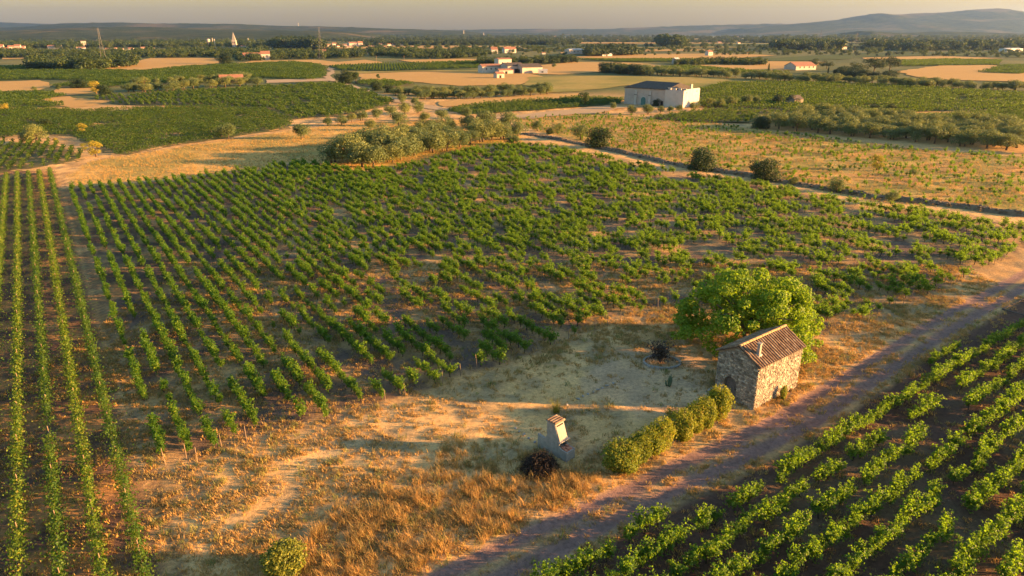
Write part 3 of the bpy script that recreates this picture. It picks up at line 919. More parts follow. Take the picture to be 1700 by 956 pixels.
def pine_variant(rng):
    blobs = [((math.cos(a) * q, math.sin(a) * q, (8.0 - .06 * q * q) * rng.uniform(.5, 1)), (1.9, 1.9, 1.3)) for a, q in zip(rng.uniform(0, 6.28, 18), 4.6 * np.sqrt(rng.random(18)))]
    return mesh('crown', *blob_leaves(rng, blobs, 3200, .4), M['pine']), branchy(rng, 3.6, .28, 6, 3.0, M['bark'])
PN = [pine_variant(rt) for _ in range(2)]
def cypress_variant(rng):
    blobs = [((rng.normal() * .1, rng.normal() * .1, z), (max(.18, .85 * math.sin(math.pi * min(.97, .12 + z / 10.5)) ** .8),) * 2 + (.9,)) for z in np.linspace(.7, 9.2, 14)]
    return mesh('crown', *blob_leaves(rng, blobs, 1500, .3), M['pine']), branchy(rng, 3, .16, 3, .6, M['bark'])
CY = [cypress_variant(rt)]
def tree(name, var, label, cat, loc, group=None, scale=1.0, rz=None):
    s = np.array([scale * rt.uniform(.93, 1.07), scale * rt.uniform(.93, 1.07), scale]) if np.isscalar(scale) else scale
    o = thing(name, label, cat, (loc[0], loc[1], loc[2] if len(loc) > 2 and loc[2] else float(gz(loc[0], loc[1]))), rt.uniform(0, 6.283) if rz is None else rz, s, group)
    obj('trunk', var[1], o); obj('crown', var[0], o)
    return o
pick = lambda L: L[rt.integers(len(L))]
def T(L, x, y, hpx, name, label, cat='tree', group=None, base=4.6, wide=1.12):
    """a tree standing at a pixel, hpx = its height in photo pixels"""
    p = G(x, y)
    dep = p[1] * CP + CAM_H * SP
    h = hpx * dep / FPX / math.cos(math.atan2(CAM_H, p[1]))
    return tree(name, pick(L), label, cat, p, group, np.array([wide, wide, 1]) * h / base)

# the big tree behind the hut
rm = np.random.default_rng(44)
tx, ty = 23.4, 62.2
blobs = []
for k in range(175):
    a = rm.uniform(0, 6.283); q = math.sqrt(rm.random())
    rad = 6.6 * q
    ztop = 1.5 + 6.6 * (1 - q ** 2.4) ** .6
    z = ztop - rm.random() ** 1.6 * min(ztop - .9, 5.5)
    rr = rm.uniform(.45, 1.12)
    blobs.append(((math.cos(a) * rad * 1.06, math.sin(a) * rad * .84, max(1.0, z)), (rr * 1.1, rr * 1.1, rr * .75)))
big = thing('spreading_tree', 'large bright green spreading tree right behind the stone hut', 'tree', (tx, ty, float(gz(tx, ty))))
obj('crown', mesh('tree_crown', *blob_leaves(rm, blobs, 30000, .25, .6, .4), M['mulberry']), big)
obj('trunk', branchy(rm, 2.4, .34, 8, 5.6, M['bark']), big)
# trees just outside the right edge whose shadow crosses the track
for k, (x, y, s) in enumerate([(88, 77, 1.5), (84, 71, 1.35), (92, 66, 1.5), (80, 62, 1.2)]):
    tree('roadside_tree', MX[k % 3], ['tall', 'rounded', 'broad', 'small'][k] + ' green roadside tree past the right edge, shading the dirt track', 'tree', (x, y), 'trees shading the track', s)

# the olive clump in the meadow and its tail along the vineyard edge
CL = [(555, 270, 34), (578, 272, 44), (600, 277, 36), (618, 277, 34), (592, 262, 40), (610, 258, 40), (632, 262, 42), (648, 270, 30), (655, 258, 38), (668, 266, 36), (672, 246, 34), (640, 250, 38),
      (688, 258, 32), (694, 244, 32), (715, 253, 34), (712, 238, 28), (738, 250, 30), (730, 236, 30), (750, 243, 30), (765, 245, 26), (782, 240, 26), (675, 230, 26), (695, 228, 26), (718, 225, 28), (738, 222, 28),
      (802, 236, 34), (818, 233, 34), (835, 231, 28), (790, 222, 26), (808, 214, 30), (845, 212, 26), (860, 226, 24), (778, 212, 22), (850, 240, 18)]
for i_, (x, y, h) in enumerate(CL):
    T(OL, x, y, h * (1.1 if i_ < 20 else 1.0), 'olive_tree', 'silvery olive tree in the dense clump at the far edge of the big vineyard', 'olive tree', 'olive clump in the dry meadow', wide=1.3)
for x, y, h, d in [(503, 230, 26, 'rounded olive tree standing alone at the left of the dry meadow'), (543, 209, 15, 'small dark olive tree at the edge of the vines, left of the meadow row'),
                   (568, 208, 17, 'pale rounded olive tree beside the small dark one in the meadow'), (616, 216, 18, 'spreading low olive tree alone in the dry grass'),
                   (664, 209, 24, 'dark upright olive tree alone in the middle of the meadow'), (704, 204, 18, 'small open olive tree at the top of the meadow'), (733, 201, 20, 'dark olive tree at the top right of the meadow'),
                   (584, 203, 16, 'grey olive tree at the left end of the upper meadow line'), (600, 200, 18, 'second olive tree of the upper meadow line'), (626, 198, 18, 'third olive tree of the upper meadow line'),
                   (648, 194, 20, 'fourth olive tree of the upper meadow line'), (672, 190, 20, 'fifth olive tree of the upper meadow line'), (695, 188, 20, 'sixth olive tree of the upper meadow line'),
                   (775, 196, 18, 'olive tree by the bend of the pale track'), (668, 172, 16, 'olive tree nearest the pale track below the olive rows'), (690, 175, 14, 'small olive tree just below the olive rows')]:
    T(OL, x, y, h, 'olive_tree', d, 'olive tree', 'scattered olive trees in the meadow')
# dark bushes on the stone bank
for L, x, y, h, d in [(OL, 962, 232, 26, 'grey-green bush at the left of the big dark bush on the bank'), (OK_, 992, 244, 32, 'big dark round bush on the stone bank'),
                      (OK_, 1166, 281, 36, 'wide dark bush on the bank above the vineyard'), (OK_, 1270, 300, 36, 'dark round bush at the right of the stone bank'),
                      (OL, 1386, 318, 24, 'small grey bush on the bank right of the dark round one'), (OL, 1316, 306, 14, 'low tuft of scrub beside the dark round bush'),
                      (OL, 1478, 338, 22, 'leafless-looking pale shrub at the foot of the bank'), (YL, 1455, 282, 28, 'slender yellow-green sapling in the yellow field'),
                      (OL, 925, 222, 18, 'pale shrub near the start of the bank'), (OL, 893, 217, 18, 'round pale shrub at the very start of the bank'), (OK_, 913, 223, 10, 'tiny dark cypress-like shrub between two pale shrubs'),
                      (OK_, 1262, 213, 22, 'dark tree at the left end of the olive orchard'), (OL, 1517, 292, 12, 'dry little shrub in the yellow field')]:
    T(L, x, y, h, 'shrub', d, 'shrub', base=4.6)
# olive orchard on the right
a0 = GP([(1250, 212), (1720, 256)]); dv = (a0[1] - a0[0]); Ld = np.linalg.norm(dv); dv /= Ld; nv = np.array([-dv[1], dv[0]])
for r in range(8):
    for q in np.arange(2, Ld, 5.8):
        p = a0[0] + dv * (q + rt.normal() * .5 + (r % 2) * 2) + nv * (2.2 + r * 6.6 + rt.normal() * .4)
        if not pip(p[0], p[1], ORCH): continue
        tree('olive_tree', pick(OL), ('olive tree in the front row of the close-planted orchard at the right' if r == 0 else 'olive tree in the %s row back of the close-planted orchard at the right' % ORD[r]), 'olive tree', p, 'olive orchard', np.array([1.35, 1.35, rt.uniform(.8, 1.25)]))
# olive rows and hedges further off
def line(L, pts, n, hpx, name, label, cat, group, jit=1.5, base=4.6):
    P = np.array(pts, float); t = np.linspace(0, len(P) - 1, n)
    for u in t:
        x = np.interp(u, np.arange(len(P)), P[:, 0]) + rt.normal() * jit * 1.5; y = np.interp(u, np.arange(len(P)), P[:, 1]) + rt.normal() * jit * .35
        T(L, x, y, hpx * rt.uniform(.75, 1.15), name, label, cat, group, base, 1.45)
line(OL, [(655, 158), (760, 159), (905, 152)], 26, 15, 'olive_tree', 'olive tree in the long rows left of the pale warehouse', 'olive tree', 'olive rows in the middle distance', 2)
line(OL, [(690, 163), (780, 164), (910, 157)], 22, 14, 'olive_tree', 'olive tree in the front row of the long olive rows', 'olive tree', 'olive rows in the middle distance', 2)
line(OL, [(215, 153), (300, 148), (425, 141)], 20, 15, 'olive_tree', 'olive tree in the row across the left green fields', 'olive tree', 'olive row in the left fields', 2)
line(OL, [(225, 141), (330, 137), (410, 133)], 12, 13, 'olive_tree', 'olive tree in the back row across the left green fields', 'olive tree', 'olive row in the left fields', 2)
for x, y, h, d in [(1050, 190, 16, 'first olive tree at the left in front of the pale warehouse'), (1077, 190, 18, 'larger olive tree in front of the warehouse door'), (1097, 187, 11, 'low olive tree below the warehouse wall'),
                   (1112, 187, 11, 'small olive tree beside the low one at the warehouse wall'), (1127, 185, 12, 'olive tree before the warehouse corner'), (1152, 183, 14, 'spreading olive tree at the lit end of the warehouse'),
                   (1180, 178, 16, 'olive tree just right of the warehouse'), (1195, 178, 14, 'grey olive tree right of the warehouse'), (1213, 176, 17, 'second olive tree right of the warehouse'), (1240, 175, 18, 'tall olive tree right of the warehouse'),
                   (1253, 174, 15, 'last olive tree of the group right of the warehouse'), (1018, 181, 12, 'olive tree left of the warehouse forecourt')]:
    T(OL, x, y, h, 'olive_tree', d, 'olive tree', 'olive trees around the pale warehouse')
T(OK_, 1090, 176, 12, 'shrub', 'dark climbing shrub against the warehouse front wall', 'shrub')
T(MX, 970, 175, 22, 'tree', 'bare-looking bush left of the pale warehouse', 'bush', base=6.5)
for x, y, h, d in [(1291, 172, 15, 'dark oak left of the small stone ruin'), (1316, 175, 17, 'dark oak touching the small stone ruin'), (1420, 186, 11, 'dark scrub above the olive orchard'), (1450, 186, 13, 'wide dark scrub above the olive orchard'), (1480, 186, 14, 'dark scrub at the right above the orchard')]:
    T(OK_, x, y, h, 'oak_tree', d, 'oak')
line(OL, [(1015, 120), (1080, 124), (1200, 128), (1330, 136), (1430, 139)], 54, 14, 'olive_tree', 'olive tree in the long hedge line across the plain', 'olive tree', 'long olive hedge across the plain', 3)
line(OK_, [(1014, 121), (1060, 124)], 6, 17, 'oak_tree', 'dark oak at the left end of the long olive hedge', 'oak', 'oaks at the end of the hedge', 3)
line(OL, [(1440, 141), (1560, 146), (1740, 152)], 30, 15, 'olive_tree', 'olive tree in the hedge line at the right below the stubble field', 'olive tree', 'olive hedge at the right', 4)
for x, y, h, d in [(1354, 112, 17, 'dark umbrella pine behind the long farmhouse'), (1372, 114, 15, 'lower umbrella pine at the right of the long farmhouse'), (1415, 124, 24, 'umbrella pine in the middle of the dark grove'),
                   (1450, 122, 28, 'widest umbrella pine in the dark grove'), (1476, 119, 26, 'right-hand umbrella pine of the dark grove')]:
    T(PN, x, y, h, 'umbrella_pine', d, 'pine', base=9.4)
for x, y, h, d in [(1275, 124, 20, 'single slim dark cypress in the olive hedge'), (1374, 124, 15, 'short dark cypress right of the long farmhouse'), (1399, 124, 16, 'pointed cypress at the edge of the dark grove')]:
    T(CY, x, y, h, 'cypress', d, 'cypress', base=10)
line(OK_, [(1385, 126), (1430, 130), (1480, 130)], 12, 14, 'oak_tree', 'dark oak under the umbrella pines', 'oak', 'oaks in the dark grove', 4)
for L, x, y, h, d, b in [(OK_, 573, 139, 22, 'big dark oak by the bend of the farm track', 4.6), (MX, 590, 138, 20, 'green tree beside the big dark oak at the track bend', 6.5), (OK_, 626, 150, 15, 'dark oak above the olive rows', 4.6), (OK_, 646, 154, 15, 'dark oak at the left end of the olive rows', 4.6),
                      (MX, 628, 131, 9, 'lone small tree in the stubble field', 6.5), (OK_, 374, 106, 20, 'dark lone tree at the edge of the far stubble field', 4.6), (OL, 60, 238, 30, 'bushy grey-green tree at the left among the vines', 4.6), (OL, 46, 236, 20, 'smaller grey bush beside the bushy grey-green tree', 4.6),
                      (YL, 160, 260, 27, 'bright yellow-green shrub at the tip of the dark vineyard', 4.2), (YL, 138, 222, 18, 'yellowish shrub between the left vineyards', 4.2), (YL, 140, 250, 13, 'small yellow shrub below the yellowish one', 4.2), (OL, 380, 231, 26, 'grey-green bush at the end of the left vineyard', 4.6), (OL, 366, 226, 18, 'smaller bush left of the grey-green bush', 4.6),
                      (YL, 8, 186, 16, 'yellow-green bush at the far left edge', 4.2), (YL, 93, 238, 10, 'low yellow bush on the grassy wedge', 4.2), (OK_, 80, 210, 14, 'brownish bush on the strip between vineyards', 4.6), (OK_, 176, 158, 19, 'dark oak at the left end of the olive row', 4.6), (YL, 160, 156, 22, 'yellow tree beside the dark oak', 4.2), (OK_, 138, 146, 14, 'dark thicket tree beyond the stubble patch', 4.6), (OK_, 128, 146, 16, 'second dark thicket tree beyond the stubble patch', 4.6), (MX, 98, 150, 12, 'green bush on the stubble patch', 6.5), (OL, 57, 151, 8, 'small round bush in front of the stubble field', 4.6), (YL, 85, 171, 7, 'tiny bush on the stubble wedge', 4.2),
                      (OL, 920, 112, 7, 'small round tree in the orange field right of the farm', 4.6)]:
    T(L, x, y, h, 'tree', d, 'tree', base=b)

# uncountable far woods
def clump(rng, n, mat, h, w):
    blobs = [((rng.normal() * w * .35, rng.normal() * w * .35, h * (.3 + .5 * rng.random())), rng.uniform(.3, .5) * w) for _ in range(7)]
    return mesh('wood_clump', *blob_leaves(rng, blobs, n, h * .13), M[mat])
wood_src = source('wood_clump', [clump(rt, 330, m_, 8, 5.0) for m_ in ('oak', 'mixed', 'pine', 'oak', 'mixed', 'mixed')] + [clump(rt, 330, 'mixed', 12, 4.0)])
WOODS = [('dark wood of big trees left of the far stubble field', [(55, 112), (140, 113), (225, 106)], 70, 9, 16, (0, 1, 3)),
         ('trees around the village on the left', [(-20, 92), (200, 93), (430, 90)], 260, 9, 9, (0, 1, 4, 5)),
         ('second belt of trees behind the village', [(-20, 78), (200, 77), (470, 76)], 260, 6, 8, (0, 1, 4)),
         ('tree belt around the red-roofed farm', [(395, 98), (480, 95), (620, 92)], 110, 8, 10, (0, 1, 5)),
         ('tall dark wood behind the village', [(460, 80), (530, 81)], 70, 3, 16, (2, 0, 3)),
         ('dark belt of trees in the far middle', [(600, 74), (760, 74), (960, 73)], 200, 4, 8, (0, 3, 2)),
         ('hedges behind the middle fields', [(620, 90), (720, 95), (800, 92)], 110, 7, 10, (0, 1, 5)),
         ('dark hedge behind the farm buildings', [(795, 107), (870, 106), (950, 103)], 70, 4, 10, (0, 1, 3)),
         ('dark grove left of the orange field', [(978, 92), (1050, 90)], 60, 4, 14, (0, 3, 2)),
         ('bushes among the orange fields', [(1120, 107), (1200, 106), (1265, 107)], 50, 4, 9, (0, 1, 5)),
         ('tall trees on the skyline of the plain', [(1098, 77), (1130, 78)], 26, 2, 15, (6, 1)),
         ('long tree belt at the right', [(1285, 82), (1395, 82)], 80, 3, 13, (0, 6, 1)),
         ('tree belt at the far right', [(1440, 80), (1530, 83), (1720, 80)], 150, 4, 12, (0, 1, 6)),
         ('woods at the foot of the right-hand hill', [(1270, 68), (1480, 68), (1720, 68)], 300, 7, 7, (0, 1, 2)),
         ('scattered trees over the far plain', [(420, 84), (900, 84), (1340, 84), (1720, 88)], 330, 16, 6, (0, 1, 4, 5)),
         ('woods across the far middle plain', [(-20, 66), (500, 66), (900, 66), (1300, 68)], 900, 9, 5, (0, 1, 2, 3))]
for lb, pts, n, jy, hpx, ids in WOODS:
    n = int(n * 2.6)
    P_ = np.array(pts, float)
    u = rt.uniform(0, len(P_) - 1, n)
    x = np.interp(u, np.arange(len(P_)), P_[:, 0]) + rt.normal(size=n) * 3
    y = np.interp(u, np.arange(len(P_)), P_[:, 1]) + rt.uniform(-.5, .5, n) * jy
    y = np.maximum(y, 60.2)
    g = np.array([G(a_, b_) for a_, b_ in zip(x, y)])
    dep = g[:, 1] * CP + CAM_H * SP
    s = np.clip(hpx * dep / FPX / 8, .5, 2.6) * rt.uniform(.6, 1.25, n)
    ro = np.zeros((n, 3)); ro[:, 2] = rt.random(n) * 6.283
    scatter('distant_wood', np.c_[g[:, :2], np.zeros(n)], ro, np.c_[s * 1.25, s * 1.25, s], rt.choice(ids, n), wood_src, lb, 'wood')

# ================================================================== the stone hut
rh = np.random.default_rng(51)
HA = R(38)                                             # long axis
hc = G(1250, 681)                                      # near corner
HL, HW, HE, HR = 6.7, 3.95, 4.12, 5.22                 # length, gable width, eave, ridge
hut = thing('stone_hut', 'small rubble stone hut with clay tile roof beside the dirt track', 'hut', (hc[0], hc[1], 0), HA)
# local frame: x along the long wall (0..HL), y across (0 = track side .. HW)
def gable_pt(y): return HE + (HR - HE) * (1 - abs(y - HW / 2) / (HW / 2))
DY, DW_, DH_ = 2.45, .62, 1.55                          # door centre, half width, spring height
arch = [(DY - DW_, -.2), (DY + DW_, -.2), (DY + DW_, DH_)] + [(DY + DW_ * math.cos(a), DH_ + DW_ * math.sin(a)) for a in np.linspace(.3, 2.84, 8)] + [(DY - DW_, DH_)]
outer = [(0, -.3), (DY - DW_, -.3)] + [(DY - DW_, DH_)] + [(DY - DW_ * math.cos(a), DH_ + DW_ * math.sin(a)) for a in np.linspace(.3, 2.84, 8)] + [(DY + DW_, DH_), (DY + DW_, -.3), (HW, -.3), (HW, HE), (HW / 2, HR), (0, HE)]
def yprism(b, poly, x0, x1):
    """polygon given in (y, z), extruded along x"""
    t = MB(); t.prism(poly, x0, x1)
    b.add([(v[1], v[0], v[2]) for v in t.V], t.F)
w = MB()
yprism(w, outer, 0, .45)                                # door gable, with the arched opening
yprism(w, [(0, -.3), (HW, -.3), (HW, HE), (HW / 2, HR), (0, HE)], HL - .45, HL)
w.box(.452, HL - .452, 0, .45, -.3, HE)
w.box(.452, HL - .452, HW - .45, HW, -.3, HE)
w.ob('wall', M['mortar'], hut)
# stones standing proud of the mortar
st = MB()
def stone(o, u, v, n, a0, a1, b0, b1):
    dp = rh.uniform(.025, .075)
    j = lambda: rh.normal() * .014
    base = [(a0, b0), (a1, b0), (a1, b1), (a0, b1)]
    ins = min(.035, (a1 - a0) * .2, (b1 - b0) * .2)
    top = [(a0 + ins, b0 + ins), (a1 - ins, b0 + ins), (a1 - ins, b1 - ins), (a0 + ins, b1 - ins)]
    V = [o + u * (p[0] + j()) + v * (p[1] + j()) - n * .01 for p in base] + [o + u * (p[0] + j()) + v * (p[1] + j()) + n * (dp + j() * .6) for p in top]
    st.add(V, [(4, 5, 6, 7), (0, 1, 5, 4), (1, 2, 6, 5), (2, 3, 7, 6), (3, 0, 4, 7)])
X_, Y_, Z_ = np.eye(3)
def courses(o, u, n, L, ztop, skip=lambda a, b: False):
    z = -.05
    while z < 6:
        h = rh.uniform(.13, .24); a = rh.uniform(-.15, 0)
        while a < L:
            l = rh.uniform(.18, .5); a0, a1 = max(a, .0), min(a + l, L)
            zm = min(ztop(a0), ztop(a1)) - .03
            if a1 - a0 > .08 and z + h < zm and not skip((a0 + a1) / 2, z + h / 2):
                stone(o, u, Z_, n, a0 + .012, a1 - .012, z + .01, z + h - .01)
            a += l
        z += h
indoor = lambda a, b: (abs(a - DY) < DW_ + .12 and b < DH_) or math.hypot(a - DY, b - DH_) < DW_ + .12
courses(np.array([0, 0, 0.]), X_, -Y_, HL, lambda a: HE)
courses(np.array([0, HW, 0.]), X_, Y_, HL, lambda a: HE)
courses(np.array([0, 0, 0.]), Y_, -X_, HW, gable_pt, indoor)
courses(np.array([HL, 0, 0.]), Y_, X_, HW, gable_pt)
# voussoirs round the door
for a in np.linspace(0, math.pi, 11)[:-1] + math.pi / 20:
    c_ = np.array([-.0, DY + (DW_ + .1) * math.cos(a), DH_ + (DW_ + .1) * math.sin(a)])
    rad = np.array([0, math.cos(a), math.sin(a)]); tan = np.array([0, -math.sin(a), math.cos(a)])
    st.add([c_ + tan * p + rad * q + np.array([n_, 0, 0]) for n_ in (.01, -.06) for p, q in ((-.09, -.1), (.09, -.1), (.09, .1), (-.09, .1))],
           [(4, 5, 6, 7), (0, 1, 5, 4), (1, 2, 6, 5), (2, 3, 7, 6), (3, 0, 4, 7)])
# fallen foot of the wall at the left corner
for k in range(34):
    c_ = np.array([rh.uniform(-.55, .15), HW + rh.uniform(-.5, .35), rh.uniform(0, .35)]); s_ = rh.uniform(.08, .2)
    V = [c_ + np.array(q) * s_ * rh.uniform(.7, 1.2) for q in ((-1, -1, -.7), (1, -1, -.7), (1, 1, -.7), (-1, 1, -.7), (-.7, -.7, .7), (.7, -.7, .7), (.7, .7, .7), (-.7, .7, .7))]
    st.add(V, [(4, 5, 6, 7), (0, 1, 5, 4), (1, 2, 6, 5), (2, 3, 7, 6), (3, 0, 4, 7)])
prop(st.ob('stonework', M['stone'], hut), kind='stuff')
d = MB()
d.prism([(p[0], p[1]) for p in [(DY - DW_ - .05, -.1)] + [(DY + DW_ + .05, -.1), (DY + DW_ + .05, DH_)] + [(DY + (DW_ + .05) * math.cos(a), DH_ + (DW_ + .05) * math.sin(a)) for a in np.linspace(.3, 2.84, 8)] + [(DY - DW_ - .05, DH_)]], 0, .06)
dd = MB(); dd.add([(v[1] + .27, v[0], v[2]) for v in d.V], d.F)
door = dd.ob('door', M['doorwood'], hut)
for k in range(5):
    b = MB(); y0 = DY - .5 + k * .2; b.box(.245, .272, y0 + .012, y0 + .188, .02, 1.75); b.ob('plank', M['doorwood'], door)
b = MB(); b.box(.21, .245, DY - .42, DY - .36, .95, 1.1); b.ob('handle', M['dark'], door)
# roof
slope = math.atan2(HR - HE, HW / 2); ov, og = .22, .18
roof = MB()
def roof_slab(b, sgn, t0, t1):
    yc = HW / 2; run = (HW / 2 + ov)
    ye = yc + sgn * run; ze = HR - run * math.tan(slope)
    V = [(-og, yc, HR + t0), (HL + og, yc, HR + t0), (HL + og, ye, ze + t0), (-og, ye, ze + t0), (-og, yc, HR + t1), (HL + og, yc, HR + t1), (HL + og, ye, ze + t1), (-og, ye, ze + t1)]
    b.add(V, [(0, 1, 2, 3), (7, 6, 5, 4), (1, 0, 4, 5), (2, 1, 5, 6), (3, 2, 6, 7), (0, 3, 7, 4)])
roof_slab(roof, -1, .01, .09); roof_slab(roof, 1, .012, .092)
ro_ = roof.ob('roof', M['tilebed'], hut)
def barrel(L, r0, r1, n=6, th=.0):
    V = []; F = []
    for i, (x, r) in enumerate(((0, r0), (L, r1))):
        for k in range(n + 1):
            a = math.pi * k / n; V.append((x, -math.cos(a) * r, math.sin(a) * r * .85))
    for i, (x, r) in enumerate(((0, r0 - .022), (L, r1 - .022))):
        for k in range(n + 1):
            a = math.pi * k / n; V.append((x, -math.cos(a) * r, math.sin(a) * r * .85))
    m_ = n + 1
    F += [(k, k + 1, m_ + k + 1, m_ + k) for k in range(n)]
    F += [(2 * m_ + k + 1, 2 * m_ + k, 3 * m_ + k, 3 * m_ + k + 1) for k in range(n)]
    F += [(k + 1, k, 2 * m_ + k, 2 * m_ + k + 1) for k in range(n)] + [(m_ + k, m_ + k + 1, 3 * m_ + k + 1, 3 * m_ + k) for k in range(n)]
    return mesh('tile', V, F, M['tile'])
TL = barrel(.50, .118, .10)                            # x runs up the slope
run = (HW / 2 + ov) / math.cos(slope)
ncol, nrow = 22, 6
step = run / nrow
joinV = MB()
tv = [v.co.copy() for v in TL.vertices]; tf = [tuple(p.vertices) for p in TL.polygons]
for sgn in (-1, 1):
    for c_ in range(ncol):
        x = -og + .14 + c_ * (HL + 2 * og - .28) / (ncol - 1)
        for r_ in range(nrow):
            u = r_ * step - .02
            y = HW / 2 + sgn * (HW / 2 + ov - u * math.cos(slope)); z = HR - (HW / 2 + ov) * math.tan(slope) + u * math.sin(slope) + .085 + rh.normal() * .006
            up = Vector((0, -sgn * math.cos(slope), math.sin(slope + .03))).normalized()
            side = Vector((1, 0, 0)) * (1 if sgn > 0 else -1)
            side = (side + Vector((0, rh.normal() * .03, 0))).normalized()
            nn = up.cross(side)
            if nn.z < 0: side = -side; nn = -nn
            mt = Matrix((up, side, nn)).transposed().to_4x4(); mt.translation = Vector((x + rh.normal() * .012, y, z))
            if sgn < 0:
                t_ = bpy.data.objects.new('tile', TL); COL.objects.link(t_); t_.parent = ro_; t_.matrix_local = mt
            else: joinV.add([mt @ v for v in tv], tf)
prop(joinV.ob('tile_slope', M['tile'], ro_), kind='stuff')
RT = barrel(.52, .15, .13); RT.materials[0] = M['ridge']
for k in range(15):
    t_ = bpy.data.objects.new('ridge_tile', RT); COL.objects.link(t_); t_.parent = ro_
    t_.location = (-og + k * (HL + 2 * og - .5) / 14, HW / 2, HR + .1 + rh.normal() * .008)
ch = MB(); cx, cy = .95, .75
zb = HR - (HW / 2 - cy) * math.tan(slope)
ch.box(cx - .13, cx + .13, cy - .13, cy + .13, zb - .1, zb + 1.15)
fl = ch.ob('chimney', M['concrete'], hut)
b = MB(); b.box(cx - .17, cx + .17, cy - .17, cy + .17, zb + 1.1, zb + 1.2); b.ob('chimney_cap', M['concrete'], fl)
b = MB(); b.box(cx - .2, cx + .2, cy - .22, cy + .18, zb - .05, zb + .2); b.ob('flashing', M['white'], fl)

# ================================================================== barbecue with hood and chimney
bq0 = G(940, 768)
ba = math.atan2(.615, .636)                             # local x = across the front, y = depth going back
bbq = thing('outdoor_barbecue', 'tall concrete barbecue with sloping hood and tiled chimney top beside the brush pile', 'barbecue', (bq0[0], bq0[1], 0), ba)
BW = .95
b = MB()
def side(prof, x0, x1):
    t = MB(); t.prism(prof, 0, 1)
    b.add([(x0 + (x1 - x0) * v[1], v[0], v[2]) for v in t.V], t.F)
body = [(.72, -.2), (2.0, -.2), (2.0, 2.72), (1.32, 2.72), (1.2, 2.72), (1.2, 1.5), (.80, 1.42), (.72, .84)]
for x0, x1 in ((0, .10), (BW - .10, BW)):
    side([(0, -.2), (2.0, -.2), (2.0, 2.72), (1.25, 2.72), (.78, 1.42), (.72, 1.34), (.78, .98), (.55, .86), (0, .84)], x0, x1)
side([(1.85, -.2), (1.997, -.2), (1.997, 2.72), (1.85, 2.72)], .102, BW - .102)
b.ob('body', M['concrete'], bbq)
b = MB(); side([(.70, 1.40), (1.17, 2.58), (1.24, 2.72), (1.30, 2.66), (.80, 1.40)], .05, BW - .05)
hood = b.ob('hood', M['concrete'], bbq)
b = MB(); b.box(-.07, BW + .07, .58, .86, 1.36, 1.44); b.ob('mantel_shelf', M['concrete'], bbq)
b = MB(); b.box(.14, BW - .14, 1.13, 1.22, 2.44, 2.58); b.ob('smoke_slot', M['dark'], hood)
b = MB(); b.box(.102, BW - .102, .003, .10, -.2, .80); b.box(.102, BW - .102, .10, 1.85, .66, .80); b.ob('base', M['concrete'], bbq)
for i in range(3):
    for k in range(2):
        b = MB(); x = .14 + i * .23; y = .12 + k * .32; b.box(x, x + .2, y, y + .27, .803, .803 + (.16 if (i + k) % 2 else .09)); b.ob('hearth_brick', M['brick'], bbq)
cap = MB(); cap.box(-.06, BW + .06, 1.12, 2.08, 2.723, 2.79)
cp_ = cap.ob('chimney_cap', M['concrete'], bbq)
CT = barrel(1.06, .13, .12)
for k in range(4):
    t_ = bpy.data.objects.new('cap_tile', CT); COL.objects.link(t_); t_.parent = cp_
    t_.location = (-.06 - .02, 1.18 + k * .25, 2.795)
b = MB(); side([(2.003, -.2), (2.95, -.2), (2.95, 1.2), (2.75, 1.08), (2.4, 1.05), (2.15, 1.2), (2.003, 1.5)], .0, .22)
b.ob('side_wall', M['concrete'], bbq)

# ------------------------------------------------------------------ brush pile
rp = np.random.default_rng(61)
pc = G(897, 782)
pile = thing('brush_pile', 'dark heap of dry pruned branches in front of the barbecue', 'brush pile', (pc[0], pc[1], 0))
b = MB()
for k in range(800):
    a = rp.uniform(0, 6.283); q = math.sqrt(rp.random()) * 1.45
    z = max(.05, 1.75 * (1 - (q / 1.55) ** 2) * rp.uniform(.2, 1))
    c_ = np.array([math.cos(a) * q, math.sin(a) * q * .9, z]); d_ = rp.normal(size=3) * np.array([1, 1, .55]); d_ /= np.linalg.norm(d_)
    l = rp.uniform(.3, .75)
    m_ = c_ + rp.normal(size=3) * .07
    p0, p1 = c_ - d_ * l * .5, c_ + d_ * l * .5
    p0[2] = max(p0[2], .0); p1[2] = max(p1[2], .0)
    b.tube([p0, m_, p1], [.016, .013, .006], 4, False)
prop(b.ob('twigs', M['twig'], pile), kind='stuff')
n = 2600; d_ = rp.normal(size=(n, 3)); d_ /= np.linalg.norm(d_, axis=1, keepdims=True); d_[:, 2] = abs(d_[:, 2])
dead = leafmat('dead_leaf', (.012, .010, .010), (.035, .025, .02), (.05, .03, .02), .1)
obj('dead_leaves', mesh('dead_leaves', *leaves(d_ * np.array([1.3, 1.15, 1.45]) * rp.uniform(.5, 1, (n, 1)), rp.normal(size=(n, 3)), .13, rp), dead), pile)

